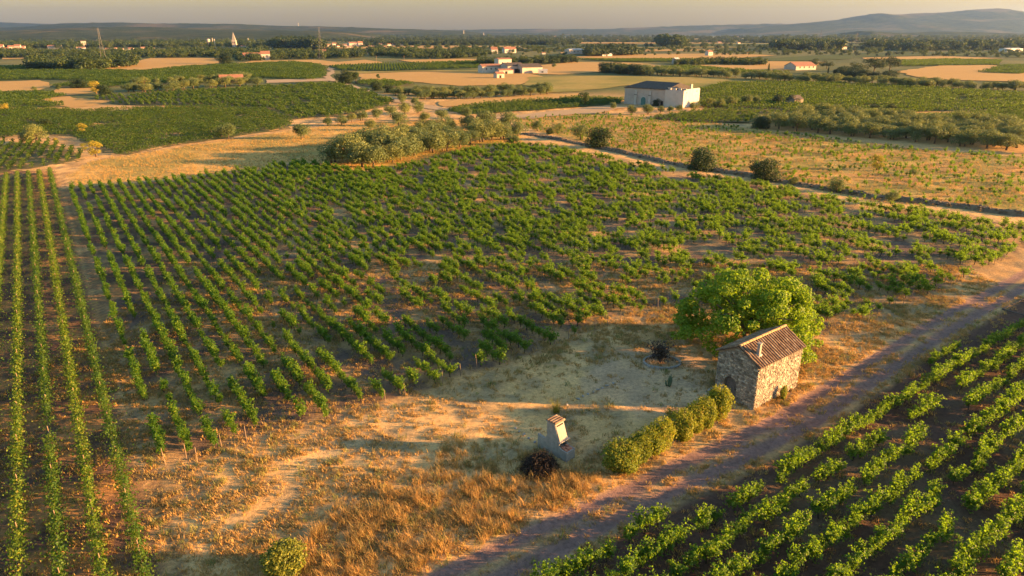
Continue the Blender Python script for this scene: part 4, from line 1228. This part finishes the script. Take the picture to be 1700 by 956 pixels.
# ------------------------------------------------------------------ hedge of round bushes along the track
def bush_mesh(rng, mat, n=6500, size=.1, lobes=16, rx=1.0, rz=.95):
    blobs = [((0, 0, .85 * rz), (.82 * rx, .82 * rx, .82 * rz))]
    for k in range(lobes):
        d = rng.normal(size=3) * np.array([1, 1, .9]); d /= np.linalg.norm(d)
        blobs.append(((d[0] * .66 * rx, d[1] * .66 * rx, .9 * rz + d[2] * .62 * rz), (rng.uniform(.26, .5) * rx,) * 2 + (.4 * rz,)))
    V, F = blob_leaves(rng, blobs, n, size, .78, .25)
    V[:, 2] = np.maximum(V[:, 2], .02)
    k = n // 14                                           # stray shoots
    a = rng.uniform(0, 6.283, k); e = rng.uniform(.1, 1.3, k); rr = rng.uniform(.98, 1.2, k)
    C = np.c_[np.cos(a) * np.cos(e) * rx * rr, np.sin(a) * np.cos(e) * rx * rr, (.85 + np.sin(e) * rr) * rz]
    V2, F2 = leaves(C, rng.normal(size=(k, 3)) + np.array([0, 0, .4]), size * 1.1, rng)
    return mesh('bush_foliage', np.concatenate([V, V2]), np.concatenate([F, F2 + len(V)]), M[mat])
rb = np.random.default_rng(71)
HB = [bush_mesh(rb, 'hedge') for _ in range(4)]
bb = MB()
for k in range(9):
    a = k * .7; bb.tube([(0, 0, -.1), (math.cos(a) * .2, math.sin(a) * .2, .5), (math.cos(a) * .6, math.sin(a) * .6, 1.25)], [.04, .03, .012], 5, False)
stems = bb.me('stems', M['bark'])
for x, y, sx, sz, lb in [(1030, 780, 1.34, 1.10, 'largest dark green round bush, nearest end of the hedge by the track'), (1058, 766, .92, 1.10, 'reddish-topped bush, second from the near end of the hedge'), (1077, 756, .95, 1.15, 'round hedge bush, third from the near end'),
                         (1097, 747, 1.0, 1.28, 'tall rounded hedge bush just before the gap in the hedge'), (1131, 728, 1.0, 1.18, 'yellow-green hedge bush just after the gap'), (1152, 716, .95, 1.15, 'narrow hedge bush between the gap and the hut end'), (1166, 710, 1.0, 1.25, 'hedge bush second from the hut'), (1191, 697, 1.05, 1.45, 'pointed hedge bush nearest the hut door')]:
    p = G(x, y)
    o = thing('hedge_bush', lb, 'bush', (p[0], p[1], float(gz(p[0], p[1]))), rb.uniform(0, 6), (sx * 1.02, sx * 1.02, sz * 1.16), 'hedge along the track')
    obj('foliage', HB[rb.integers(4)], o); obj('stems', stems, o)
p = G(475, 950)
o = thing('round_bush', 'yellow-green round bush at the bottom edge left of the tall grass', 'bush', (p[0], p[1], 0), .4, (1.45, 1.3, 1.15))
obj('foliage', bush_mesh(rb, 'scrub', 4600, .12, 22, .85, .9), o); obj('stems', stems, o)
p = G(1112, 700)
o = thing('leafy_shrub', 'small pale yellow-green leafy shrub behind the gap in the hedge', 'shrub', (p[0], p[1], 0), 1, (.75, .75, .9))
obj('foliage', mesh('shrub_foliage', *vine_foliage(rb, 500, .14, .7, .7, .3, 1.5, 14, .18), M['yellow']), o); obj('stems', stems, o, scale=.7)
p = G(1297, 662)
o = thing('wall_plant', 'green self-seeded plant growing against the sunlit hut wall', 'plant', (p[0] + .1, p[1] - .1, 0), HA, (.34, .26, .72))
obj('foliage', bush_mesh(rb, 'hedge', 1400, .2, 8), o); obj('stems', stems, o, scale=.8)
# stone-ringed bed with a dark shrub
pc = G(1096, 601)
o = thing('dark_shrub', 'dark purple-leaved shrub inside a ring of kerb stones', 'shrub', (pc[0], pc[1], 0), 0, (1.25, 1.1, 1.05))
M['purple'] = leafmat('purple_leaf', (.025, .022, .022), (.07, .055, .05), (.05, .03, .03), .12)
obj('foliage', mesh('shrub_foliage', *vine_foliage(rb, 1300, .13, .95, .95, .25, 1.9, 26, .2), M['purple']), o); obj('stems', stems, o)
ring = thing('stone_ring', 'pale kerb stones set in a ring round the dark shrub', 'edging', (pc[0] + .15, pc[1] - .1, 0))
for k in range(22):
    a = k * 6.283 / 22; b = MB(); b.box(-.22, .22, -.1, .1, -.08, .16)
    b.V = [(v[0] + rb.normal() * .02, v[1] + rb.normal() * .015, v[2] + rb.normal() * .015) for v in b.V]
    b.ob('kerb_stone', M['concrete'], ring, loc=(math.cos(a) * 1.75, math.sin(a) * 1.35, 0), rz=a + math.pi / 2)
p = G(1110, 641)
o = thing('cactus_plant', 'small upright green cactus-like plant in front of the stone ring', 'plant', (p[0], p[1], 0))
b = MB()
for k in range(9):
    a = rb.uniform(0, 6.28); q = rb.uniform(.05, .3); h = rb.uniform(.5, 1.15)
    b.tube([(math.cos(a) * q * .6, math.sin(a) * q * .6, -.05), (math.cos(a) * q, math.sin(a) * q, h * .5), (math.cos(a) * q * 1.15, math.sin(a) * q * 1.15, h)], [.07, .09, .04], 7)
b.ob('stem', surf('cactus_skin', (.06, .09, .05), (.12, .15, .08), 8), o, True)
p = G(923, 684)
o = thing('broom_tuft', 'golden spiky tuft of grass glowing behind the barbecue', 'grass tuft', (p[0], p[1], 0))
obj('blades', tuft(rb, 150, .95, .3, .014, M['yellow'], .75), o)
# loose pale stones
rk = np.random.default_rng(81)
import bmesh
def rock(rng):
    bm = bmesh.new(); bmesh.ops.create_icosphere(bm, subdivisions=1, radius=1)
    for v in bm.verts: v.co *= rng.uniform(.75, 1.2); v.co.z *= .65
    me = bpy.data.meshes.new('rock'); bm.to_mesh(me); bm.free(); me.materials.append(M['concrete']); return me
RK = [rock(rk) for _ in range(6)]
ss = [(960, 663, 'pale edging stone lying nearest the golden tuft'), (968, 659, 'second pale stone of the line across the clearing'), (976, 655, 'third pale stone of the line across the clearing'), (985, 652, 'fourth pale stone of the line across the clearing'), (993, 648, 'fifth pale stone of the line across the clearing'),
      (1000, 645, 'sixth pale stone of the line across the clearing'), (1008, 641, 'seventh pale stone of the line across the clearing'), (1018, 637, 'last pale stone of the line, nearest the stone ring'), (941, 672, 'pale stone right of the golden tuft'),
      (856, 711, 'leftmost pale stone behind the barbecue'), (862, 716, 'second pale stone behind the barbecue'), (870, 722, 'third pale stone behind the barbecue'), (878, 728, 'fourth pale stone behind the barbecue'), (888, 734, 'pale stone touching the barbecue side wall'), (955, 779, 'pale stone in front of the barbecue base')]
for x, y, lb in ss:
    p = G(x, y); o = obj('stone', RK[rk.integers(6)], None, (p[0], p[1], float(gz(p[0], p[1])) + .04), rk.uniform(0, 6), (rk.uniform(.16, .26), rk.uniform(.1, .15), .12)); prop(o, lb, 'stone', 'loose stones in the clearing')
# low kerb frame at the right edge
p = G(1664, 514); q = G(1710, 527); r_ = G(1706, 494)
kb = thing('garden_kerb', 'low dark kerb frame at the right edge beside the track', 'kerb', (p[0], p[1], 0))
for a_, b_ in ((p, q), (p, r_)):
    v_ = b_ - a_; L_ = np.linalg.norm(v_); b = MB(); b.box(.0, L_, -.07, .07, -.1, .13); b.ob('kerb', M['slate'], kb, loc=(0, 0, .002 if a_ is p and b_ is r_ else 0), rz=math.atan2(v_[1], v_[0]))

# dry stone bank
bank = thing('stone_bank', 'low tumbled dry stone bank dividing the vineyard from the yellow field', 'stone bank')
Lb = BANK
sV = MB(); tot = 0
mound = MB()
prevs = None
for (x0, y0), (x1, y1) in zip(Lb[:-1], Lb[1:]):
    L_ = math.hypot(x1 - x0, y1 - y0); n_ = max(2, int(L_ / 1.2)); dx, dy = (x1 - x0) / L_, (y1 - y0) / L_
    for k in range(n_):
        t = k / n_; x, y = x0 + (x1 - x0) * t, y0 + (y1 - y0) * t
        h = .3 + .6 * vn(x, y, 4, 130); 
        ringp = [(x - dy * a_, y + dx * a_, z_) for a_, z_ in ((1.5, -.15), (.85, h * .8), (.15, h), (-.5, h * .75), (-1.1, -.15))]
        i0 = len(mound.V); mound.V.extend([tuple(map(float, v)) for v in ringp])
        if prevs is not None: mound.F.extend([(prevs + j, prevs + j + 1, i0 + j + 1, i0 + j) for j in range(4)])
        prevs = i0
        for q in range(7):
            a_ = rk.normal() * .55; s_ = rk.uniform(.14, .36); me = RK[rk.integers(6)]
            o3 = np.array([x - dy * a_ + rk.normal() * .5 * dx, y + dx * a_ + rk.normal() * .5 * dy, h * max(.1, 1 - abs(a_) * .7)])
            rz = rk.uniform(0, 6); c_, s__ = math.cos(rz), math.sin(rz)
            sV.add([o3 + s_ * np.array([v.co.x * c_ - v.co.y * s__, v.co.x * s__ + v.co.y * c_, v.co.z]) for v in me.vertices], [tuple(p.vertices) for p in me.polygons])
mound.ob('earth_core', surf('bank_earth', (.13, .09, .06), (.24, .17, .10), .8, .95, .5, 4), bank)
prop(sV.ob('stonework', M['rock'], bank), kind='stuff')

# ================================================================== buildings across the plain
def house(name, label, cat, x, y, L, Wd, hw, hr, ang, wall, roof, windows=(), group=None, hip=0.0, eave=.3):
    """windows: (face, along, z, w, h, kind); face f = front (-y), r = right (+x), l, b; x,y = photo pixel of the front-left base corner"""
    p = G(x, y)
    o = thing(name, label, cat, (p[0], p[1], 0), R(ang), None, group)
    b = MB()
    t = MB(); t.prism([(0, -.5), (Wd, -.5), (Wd, hw), (Wd / 2, hw + (0 if hip else hr)), (0, hw)], 0, L)
    b.add([(v[1], v[0], v[2]) for v in t.V], t.F)
    wl_ = b.ob('wall', M[wall], o)
    r = MB(); e = eave; th = .18; zt = hw + .03
    k = hr / (Wd / 2) * e
    hx = hip
    top = [(-e, -e, zt - k), (L + e, -e, zt - k), (L + e, Wd + e, zt - k), (-e, Wd + e, zt - k), (hx - e * (hx == 0), Wd / 2, zt + hr), (L - hx + e * (hx == 0), Wd / 2, zt + hr)]
    V = top + [(v[0], v[1], v[2] + th) for v in top]
    F = [(0, 1, 5, 4), (2, 3, 4, 5), (1, 2, 5), (3, 0, 4)] if hx else [(0, 1, 5, 4), (2, 3, 4, 5)]
    F2 = [tuple(i + 6 for i in f[::-1]) for f in F]
    F3 = [(0, 1, 7, 6), (2, 3, 9, 8), (1, 2, 8, 7), (3, 0, 6, 9)] if hx else [(0, 1, 7, 6), (2, 3, 9, 8), (1, 5, 11, 7), (5, 2, 8, 11), (3, 4, 10, 9), (4, 0, 6, 10)]
    r.add(V, F + F2 + F3); r.ob('roof', M[roof], o)
    for f, al, z, w_, h_, kd in windows:
        b = MB()
        if f == 'f': b.box(al, al + w_, -.07, .1, z, z + h_)
        elif f == 'b': b.box(al, al + w_, Wd - .1, Wd + .07, z, z + h_)
        elif f == 'r': b.box(L - .1, L + .07, al, al + w_, z, z + h_)
        else: b.box(-.07, .1, al, al + w_, z, z + h_)
        b.ob(kd, M[{'window': 'glass', 'door': 'doorwood', 'gate': 'tealdoor', 'opening': 'dark'}[kd]], o)
    return o

# the pale warehouse
wp = G(1036, 172); wq = G(1134, 179)
wang = math.degrees(math.atan2(wq[1] - wp[1], wq[0] - wp[0]))
WL = float(np.linalg.norm(wq - wp)); WW = 15.0
wh = thing('pale_warehouse', 'long pale warehouse with dark hipped roof and arched teal door', 'warehouse', (wp[0], wp[1], 0), R(wang))
b = MB(); b.box(0, WL * .70, 0, WW, -.5, 7.0); b.ob('wall', M['white2'], wh)
b = MB(); b.box(WL * .70 + .003, WL, -.5, .1, -.5, 7.1); b.box(WL * .70 + .003, WL, WW - .6, WW, -.5, 7.1); b.box(WL - .6, WL + .003, .1, WW - .6, -.5, 7.4)
b.ob('annex_wall', M['white'], wh)
r = MB(); e = .4
top = [(-e, -e, 7.0), (WL * .96, -e, 7.0), (WL * .96, WW - 2, 7.0), (-e, WW + e, 7.0), (6.5, WW / 2, 9.6), (WL * .80, WW / 2 - .5, 9.4)]
top[1] = (WL * .74, -e, 7.0)
r.add(top + [(v[0], v[1], v[2] + .25) for v in top], [(0, 1, 5, 4), (2, 3, 4, 5), (1, 2, 5), (3, 0, 4), (10, 11, 7, 6), (11, 10, 9, 8), (11, 8, 7), (10, 6, 9), (0, 1, 7, 6), (2, 3, 9, 8), (1, 2, 8, 7), (3, 0, 6, 9)])
r.ob('roof', M['slate'], wh)
for k in range(4):
    b = MB(); x = WL * .73 + k * 2.4; b.box(x, x + 1.3, .3, .8, 7.103, 7.8); b.ob('parapet_pier', M['white'], wh)
b = MB(); b.box(WL * .72, WL * .97, .4, .7, 7.803, 7.95); b.ob('parapet_beam', M['white'], wh)
b = MB(); b.box(WL - .9, WL - .3, WW * .45, WW * .55, 7.403, 9.3); b.ob('chimney', M['white2'], wh)
b = MB(); b.box(WL * .71, WL - .65, .8, WW * .6, 6.2, 6.9); b.ob('annex_roof', M['dark'], wh)
for x in (WL * .185, WL * .43):
    b = MB(); b.box(x, x + 1.0, -.6, -.003, -.3, 4.2); b.box(x + .15, x + .95, -.35, -.003, 4.2, 6.2); pb = b.ob('buttress', M['white'], wh)
    b = MB(); b.box(x - .1, x + 1.1, -.8, -.61, 4.2, 4.4); b.ob('cap', M['slate'], pb)
def archp(x, w_, h_, n=8): return [(x, -.1), (x + w_, -.1), (x + w_, h_)] + [(x + w_ / 2 + w_ / 2 * math.cos(a), h_ + w_ / 2 * math.sin(a)) for a in np.linspace(.3, 2.84, n)] + [(x, h_)]
b = MB(); b.prism(archp(WL * .285, 2.9, 2.4), -.12, -.003); fr = b.ob('door_surround', M['white'], wh)
b = MB(); b.prism(archp(WL * .285 + .3, 2.3, 2.3), -.2, -.123); b.ob('door', M['tealdoor'], fr)
b = MB(); b.box(WL * .63, WL * .63 + 1.1, -.08, -.003, -.1, 2.2); b.ob('door', M['dark'], wh)
for y_, z_ in ((2.0, 5.8), (11.8, 5.9)):
    b = MB(); b.box(WL + .003, WL + .05, y_, y_ + .5, z_, z_ + .5); b.ob('vent', M['dark'], wh)

# the farm in the middle distance
W2 = lambda xs, z, w_, h_: [('f', a_, z, w_, h_, 'window') for a_ in xs]
house('farmhouse', 'long white farmhouse wing at the left of the farm', 'farmhouse', 801, 121.5, 17, 9, 5.0, 1.6, 25.6, 'white', 'redroof', W2((3, 7, 11), 2.6, 1, 1.3) + [('f', 14, 0, 1.3, 2.3, 'door')])
house('farm_tower', 'square white tall block at the back of the farm', 'farm building', 828, 117, 12, 9, 9, .9, 25.6, 'white', 'redroof', W2((3, 8), 5.2, 1, 1.4))
house('barn', 'cream barn with dark roof in the middle of the farm', 'barn', 843, 122, 15, 14, 5.5, 2.2, 28.0, 'white2', 'slate', [('f', 6, 0, 3, 3.4, 'opening')])
house('barn', 'cream barn with wide dark roof at the right of the farm', 'barn', 867, 122.3, 18, 14, 4.6, 2.4, 26.4, 'white2', 'slate', [('l', 4, 0, 3, 3, 'opening')])
house('shed', 'low pale shed joining the farm buildings', 'shed', 829, 123, 12, 5, 2.8, .9, 26.4, 'white2', 'redroof', [('f', 5, 0, 2, 2, 'opening')])
house('shed', 'small dark red-roofed shed in front of the farm', 'shed', 825, 130, 6, 5, 3.0, 1.2, 30.0, 'white2', 'redroof', [('f', 2, 0, 1.6, 2, 'opening')])
tr = house('trailer', 'small white box trailer at the right end of the farm', 'trailer', 894, 122.3, 7, 3.2, 3.0, .15, 2, 'metalwhite', 'metalwhite', [('f', 2.4, .9, 1.4, .9, 'window')], eave=.02)
house('farmhouse', 'long low farmhouse with pale red roof before the umbrella pines', 'farmhouse', 1321, 116.5, 24, 13, 3.2, 3.0, 26.4, 'white2', 'redroof', W2((4, 9, 15, 20), 1.5, 1.3, 1.4))
ru = house('stone_ruin', 'little stone cabin with lit gable in the green vineyard', 'cabin', 1318, 176, 6.0, 4.6, 2.6, 1.5, 32, 'mortar', 'slate', [('r', 1.6, 0, 1.2, 1.9, 'door')], eave=.1)
house('farmhouse', 'dark red-roofed farm at the edge of the far stubble field', 'farmhouse', 405, 100, 26, 12, 5, 3, 25.2, 'white2', 'redroof', W2((4, 10, 17), 2, 1.4, 1.6))
house('house', 'white gabled house at the right of the dark red-roofed farm', 'house', 434, 100, 10, 9, 7, 3, 20.0, 'white', 'redroof', W2((2, 6), 3, 1.2, 1.5))
house('shed', 'brown tiled shed among the olive row on the left', 'shed', 366, 138, 14, 7, 2.8, 2.0, 25.6, 'mortar', 'redroof', [('f', 3, 0, 2, 2, 'opening')])
house('shed', 'white stone ruin by the pylon at the far stubble field', 'shed', 178, 111, 11, 7, 3.6, 1.2, 27.2, 'white2', 'redroof', [('f', 3, 0, 1.6, 2.2, 'opening'), ('f', 7, .8, 1, 1, 'window')])
house('house', 'white house behind the tree belt left of the middle', 'house', 528, 90, 13, 8, 4.5, 2, 26.0, 'white', 'redroof', W2((2, 6, 10), 1.5, 1.2, 1.4))
house('house', 'white gabled house among trees beyond the farm', 'house', 816, 89, 10, 10, 6, 3.5, 16.0, 'white', 'redroof', W2((3, 6), 2, 1.2, 1.5))
house('house', 'pinkish red-roofed house right of the white gabled one', 'house', 838, 88, 20, 10, 6, 3, 26.0, 'white', 'redroof', W2((3, 8, 14), 2, 1.4, 1.5))
house('greenhouse', 'low white shed beyond the green fields, left of the gabled house', 'shed', 762, 91, 14, 7, 3, .8, 24.0, 'white', 'metalwhite', W2((4,), 1, 2, 1))
house('warehouse', 'long cream warehouse wall by the grove', 'warehouse', 945, 90, 24, 14, 6.5, 1, 25.6, 'white2', 'metalwhite', W2((8, 14), 3, 2, 1))
house('shed', 'white curved-roof shed under the dark grove', 'shed', 1000, 93.5, 15, 7, 2.4, 1.2, 22.4, 'metalwhite', 'metalwhite', [('f', 6, 0, 2, 2, 'opening')])
house('house', 'small white house in the orange field', 'house', 1176, 92.5, 8, 7, 5, 2, 28.0, 'white', 'redroof', W2((2, 5), 2, 1, 1.3))
house('shed', 'small pale gabled shed beside the bushes of the orange field', 'shed', 1122, 106, 6, 6, 4, 1.8, 32.0, 'white2', 'metalwhite', W2((2,), 1.4, 1, 1))
house('house', 'white house in front of the tree belt at the right', 'house', 1511, 83.5, 11, 9, 6, 3, 26.4, 'white', 'redroof', W2((2, 6), 2, 1.2, 1.5))
house('warehouse', 'long low white shed at the far right edge', 'warehouse', 1672, 86, 42, 14, 4.5, 1.2, 25.6, 'metalwhite', 'metalwhite', W2((8, 20, 32), 1.5, 3, 1.2))
house('shed', 'pale shed left of the tree belt at the right', 'shed', 1398, 83, 12, 8, 5, 1.5, 26.0, 'white', 'redroof', W2((3, 8), 2, 1.2, 1.2))
# far villages: each house its own thing, too small for more than wall and roof
rr_ = np.random.default_rng(91)
def mini(label, x, y, wpx, hpx, red=True, group='village houses'):
    p = G(x, y); dep = p[1] * CP; L = wpx * dep / FPX; h = hpx * dep / FPX
    house('house', label, 'house', x, y, L, L * .6, h * .68, h * .32, rr_.uniform(8, 40), 'white' if rr_.random() < .6 else 'white2', 'redroof' if red else 'metalwhite', (), group, eave=.25)
vl = 'small pale red-roofed house in the village at the far left'
for x, y, w_, h_ in [(-4, 83, 9, 9), (5, 84, 9, 5), (14, 83, 8, 7), (24, 82, 9, 8), (33, 84, 7, 5), (35, 81, 6, 5), (38, 84, 5, 4), (110, 80, 3, 3), (116, 79.5, 7, 3), (127, 81, 7, 3), (135, 81, 6, 3), (150, 78, 6, 3), (175, 84, 6, 4), (190, 82, 5, 3), (200, 83, 5, 3), (213, 84, 8, 5), (226, 84, 7, 3)]:
    mini(vl, x, y, w_, h_, True, 'houses of the left village')
mini('big red-roofed hall standing above the left village', 79, 80.5, 20, 5.5)
house('tower_block', 'square cream tower block in the left village', 'tower', 136, 79, 9.5, 9, 13, .5, 30, 'white2', 'redroof', [('f', 2, 4, 1.4, 2, 'window'), ('f', 6, 4, 1.4, 2, 'window'), ('f', 2, 8, 1.4, 2, 'window'), ('f', 6, 8, 1.4, 2, 'window')])
for x, y, w_, h_ in [(234, 82, 7, 4), (242, 78, 8, 4), (252, 76, 9, 4), (262, 75.5, 8, 4), (272, 75, 8, 3.5), (282, 76, 7, 3), (300, 77.5, 9, 3), (248, 82, 8, 3), (312, 77, 6, 3), (380, 79, 5, 3), (386, 78, 7, 3), (400, 78.5, 7, 3), (426, 78, 8, 3)]:
    mini('small pale house in the village below the church', x, y, w_, h_, True, 'houses of the church village')
for x, y, w_, h_ in [(543, 77.5, 7, 4), (552, 76, 8, 5), (560, 79, 8, 4), (568, 77, 8, 4), (576, 80, 8, 4), (604, 78, 6, 4), (612, 78.5, 6, 3), (620, 79, 7, 3), (630, 76, 7, 4), (636, 79, 6, 3), (642, 76.5, 8, 4), (652, 76, 7, 3.5), (660, 76, 7, 3.5), (668, 76, 6, 3), (609, 90, 8, 3), (618, 89.5, 6, 3), (690, 74, 4, 3), (709, 73, 5, 3)]:
    mini('small white red-roofed house in the village right of the tall dark wood', x, y, w_, h_, True, 'houses of the middle village')
mini('largest white building of the middle village', 580, 76, 15, 6, True, 'houses of the middle village')
mini('tall white block beside the largest building of the middle village', 595, 78, 8, 9, True, 'houses of the middle village')
for x, y, w_, h_ in [(865, 80, 6, 3), (900, 90, 6, 3), (1022, 69, 6, 3), (1060, 62.5, 5, 2), (1170, 70, 5, 3), (1192, 72, 6, 3), (1225, 73, 6, 3), (1250, 71, 6, 2.5), (918, 61.6, 6, 2.5), (886, 61.5, 5, 2), (1122, 62, 12, 2), (1222, 62, 14, 2), (1140, 66, 6, 2), (1240, 90, 5, 3), (730, 61.5, 6, 3), (640, 62, 5, 2), (1395, 74, 5, 3), (1428, 67, 5, 2.5), (1530, 66, 5, 2), (1570, 66, 5, 2), (1625, 64, 5, 2)]:
    mini('tiny pale farmhouse scattered on the far plain', x, y, w_, h_, True, 'farmhouses on the far plain')
# church
cp2 = G(390, 79); u = cp2[1] * CP / FPX
chs = thing('church', 'stone church with square tower and tall pointed spire in the far village', 'church', (cp2[0], cp2[1], 0), R(10))
b = MB(); b.box(-3.2 * u, 3.2 * u, -3.2 * u, 3.2 * u, -1, 11.5 * u); tw_ = b.ob('tower', M['white2'], chs)
b = MB(); b.add([(-2.9 * u, -2.9 * u, 11.5 * u), (2.9 * u, -2.9 * u, 11.5 * u), (2.9 * u, 2.9 * u, 11.5 * u), (-2.9 * u, 2.9 * u, 11.5 * u), (0, 0, 25 * u)], [(0, 1, 4), (1, 2, 4), (2, 3, 4), (3, 0, 4), (3, 2, 1, 0)]); b.ob('spire', M['concrete'], chs)
for k in (-1, 1):
    b = MB(); b.box(k * 1.3 * u - .6 * u, k * 1.3 * u + .6 * u, -3.24 * u, -3.1 * u, 6.5 * u, 9.5 * u); b.ob('belfry_opening', M['dark'], tw_)
b = MB(); t = MB(); t.prism([(-3 * u, -1), (3 * u, -1), (3 * u, 5 * u), (0, 8 * u), (-3 * u, 5 * u)], 3.3 * u, 15 * u); b.add(t.V, t.F); b.ob('nave', M['white2'], chs)
# water tower, masts, pylons
wp2 = G(347, 76); u = wp2[1] * CP / FPX
wt = thing('water_tower', 'cream cylindrical water tower left of the church', 'water tower', (wp2[0], wp2[1], 0))
b = MB(); b.tube([(0, 0, -1), (0, 0, 5 * u), (0, 0, 7 * u), (0, 0, 10 * u), (0, 0, 10.6 * u)], [2.2 * u, 2.2 * u, 2.9 * u, 2.9 * u, 2.2 * u], 16); b.ob('tank', M['white2'], wt)
b = MB(); b.tube([(0, 0, 10.62 * u), (0, 0, 11.2 * u)], [2.2 * u, .3 * u], 16); b.ob('roof', M['white'], wt)
for x, y, h_, lb in [(354, 76.5, 12, 'thin white chimney nearest the water tower'), (357.5, 79, 13, 'second thin white chimney right of the water tower'), (413, 74.5, 10, 'thin white mast right of the church'), (497, 49, 9, 'tall mast on the skyline hill'), (770, 61.5, 10, 'thin white tower on the far plain'), (803, 61.5, 6, 'short white tower on the far plain')]:
    yy = max(y, 60.5); p = G(x, yy); u = p[1] * CP / FPX
    o = thing('mast', lb, 'mast', (p[0], p[1], 0))
    b = MB(); b.tube([(0, 0, -1), (0, 0, (h_ + max(0, yy - y)) * u)], [.75 * u, .5 * u], 8); b.ob('shaft', M['white'], o)
    b = MB(); b.tube([(0, 0, (h_ + max(0, yy - y)) * u + .01), (0, 0, (h_ + .8 + max(0, yy - y)) * u)], [.9 * u, .9 * u], 8); b.ob('head', M['concrete'], o)
def pylon(x, y, h, lb):
    p = G(x, y); o = thing('pylon', lb, 'pylon', (p[0], p[1], 0), .4)
    b = MB()
    for sx, sy in ((-1, -1), (1, -1), (1, 1), (-1, 1)): b.tube([(sx * 3, sy * 3, -.5), (sx * .9, sy * .9, h * .6), (sx * .35, sy * .35, h)], .05, 4)
    for k in range(9):
        z0, z1 = h * k / 9, h * (k + 1) / 9
        w_ = lambda z: np.interp(z, [0, h * .6, h], [3, .9, .35])
        for sx, sy, tx_, ty_ in ((-1, -1, 1, -1), (1, -1, 1, 1), (1, 1, -1, 1), (-1, 1, -1, -1)):
            b.tube([(sx * w_(z0), sy * w_(z0), z0), (tx_ * w_(z1), ty_ * w_(z1), z1)], .025, 3, False); b.tube([(tx_ * w_(z0), ty_ * w_(z0), z0), (sx * w_(z1), sy * w_(z1), z1)], .025, 3, False)
    b.ob('lattice', M['steel'], o)
    for k, z in enumerate((h * .68, h * .8, h * .92)):
        b = MB(); w_ = (5.5, 4.5, 3.5)[k]; b.tube([(-w_, 0, z), (0, 0, z + .6), (w_, 0, z)], [.04, .08, .04], 4); b.ob('cross_arm', M['steel'], o)
pylon(175, 112, 34, 'lattice pylon by the white stone ruin on the left')
pylon(534, 98, 36, 'lattice pylon behind the far stubble field, left of the middle village')
pylon(1417, 97, 30, 'lattice pylon behind the dark pine grove')
pylon(1358, 90, 34, 'faint lattice pylon left of the dark pine grove')
for x, y, h_, lb in [(898, 117, 14, 'thin telegraph pole right of the farm'), (625, 102, 12, 'telegraph pole on the green strip, leftmost of three'), (671, 102, 12, 'telegraph pole on the green strip, middle of three'), (714, 107, 14, 'telegraph pole on the green strip, rightmost of three')]:
    p = G(x, y); u = p[1] * CP / FPX; o = thing('telegraph_pole', lb, 'pole', (p[0], p[1], 0))
    b = MB(); b.tube([(0, 0, -.5), (0, 0, h_ * u * .8)], [.2, .15], 6); b.ob('pole', M['post'], o)
    b = MB(); b.box(-1.1, 1.1, -.08, .08, h_ * u * .8 - .9, h_ * u * .8 - .7); b.ob('cross_arm', M['post'], o)

# ------------------------------------------------------------------ haze
hb = MB(); hb.box(-11600, 11600, -1700, 12900, -4, 420)
m, nt, out = nodes('haze')
pv = N_(nt, 'ShaderNodeVolumePrincipled')
pv.inputs['Density'].default_value = 5.2e-5
pv.inputs['Color'].default_value = (.36, .55, 1.0, 1)
pv.inputs['Anisotropy'].default_value = .7
nt.links.new(pv.outputs[0], out.inputs['Volume'])
prop(hb.ob('haze', m), 'thin evening haze over the whole plain', 'haze', kind='stuff')
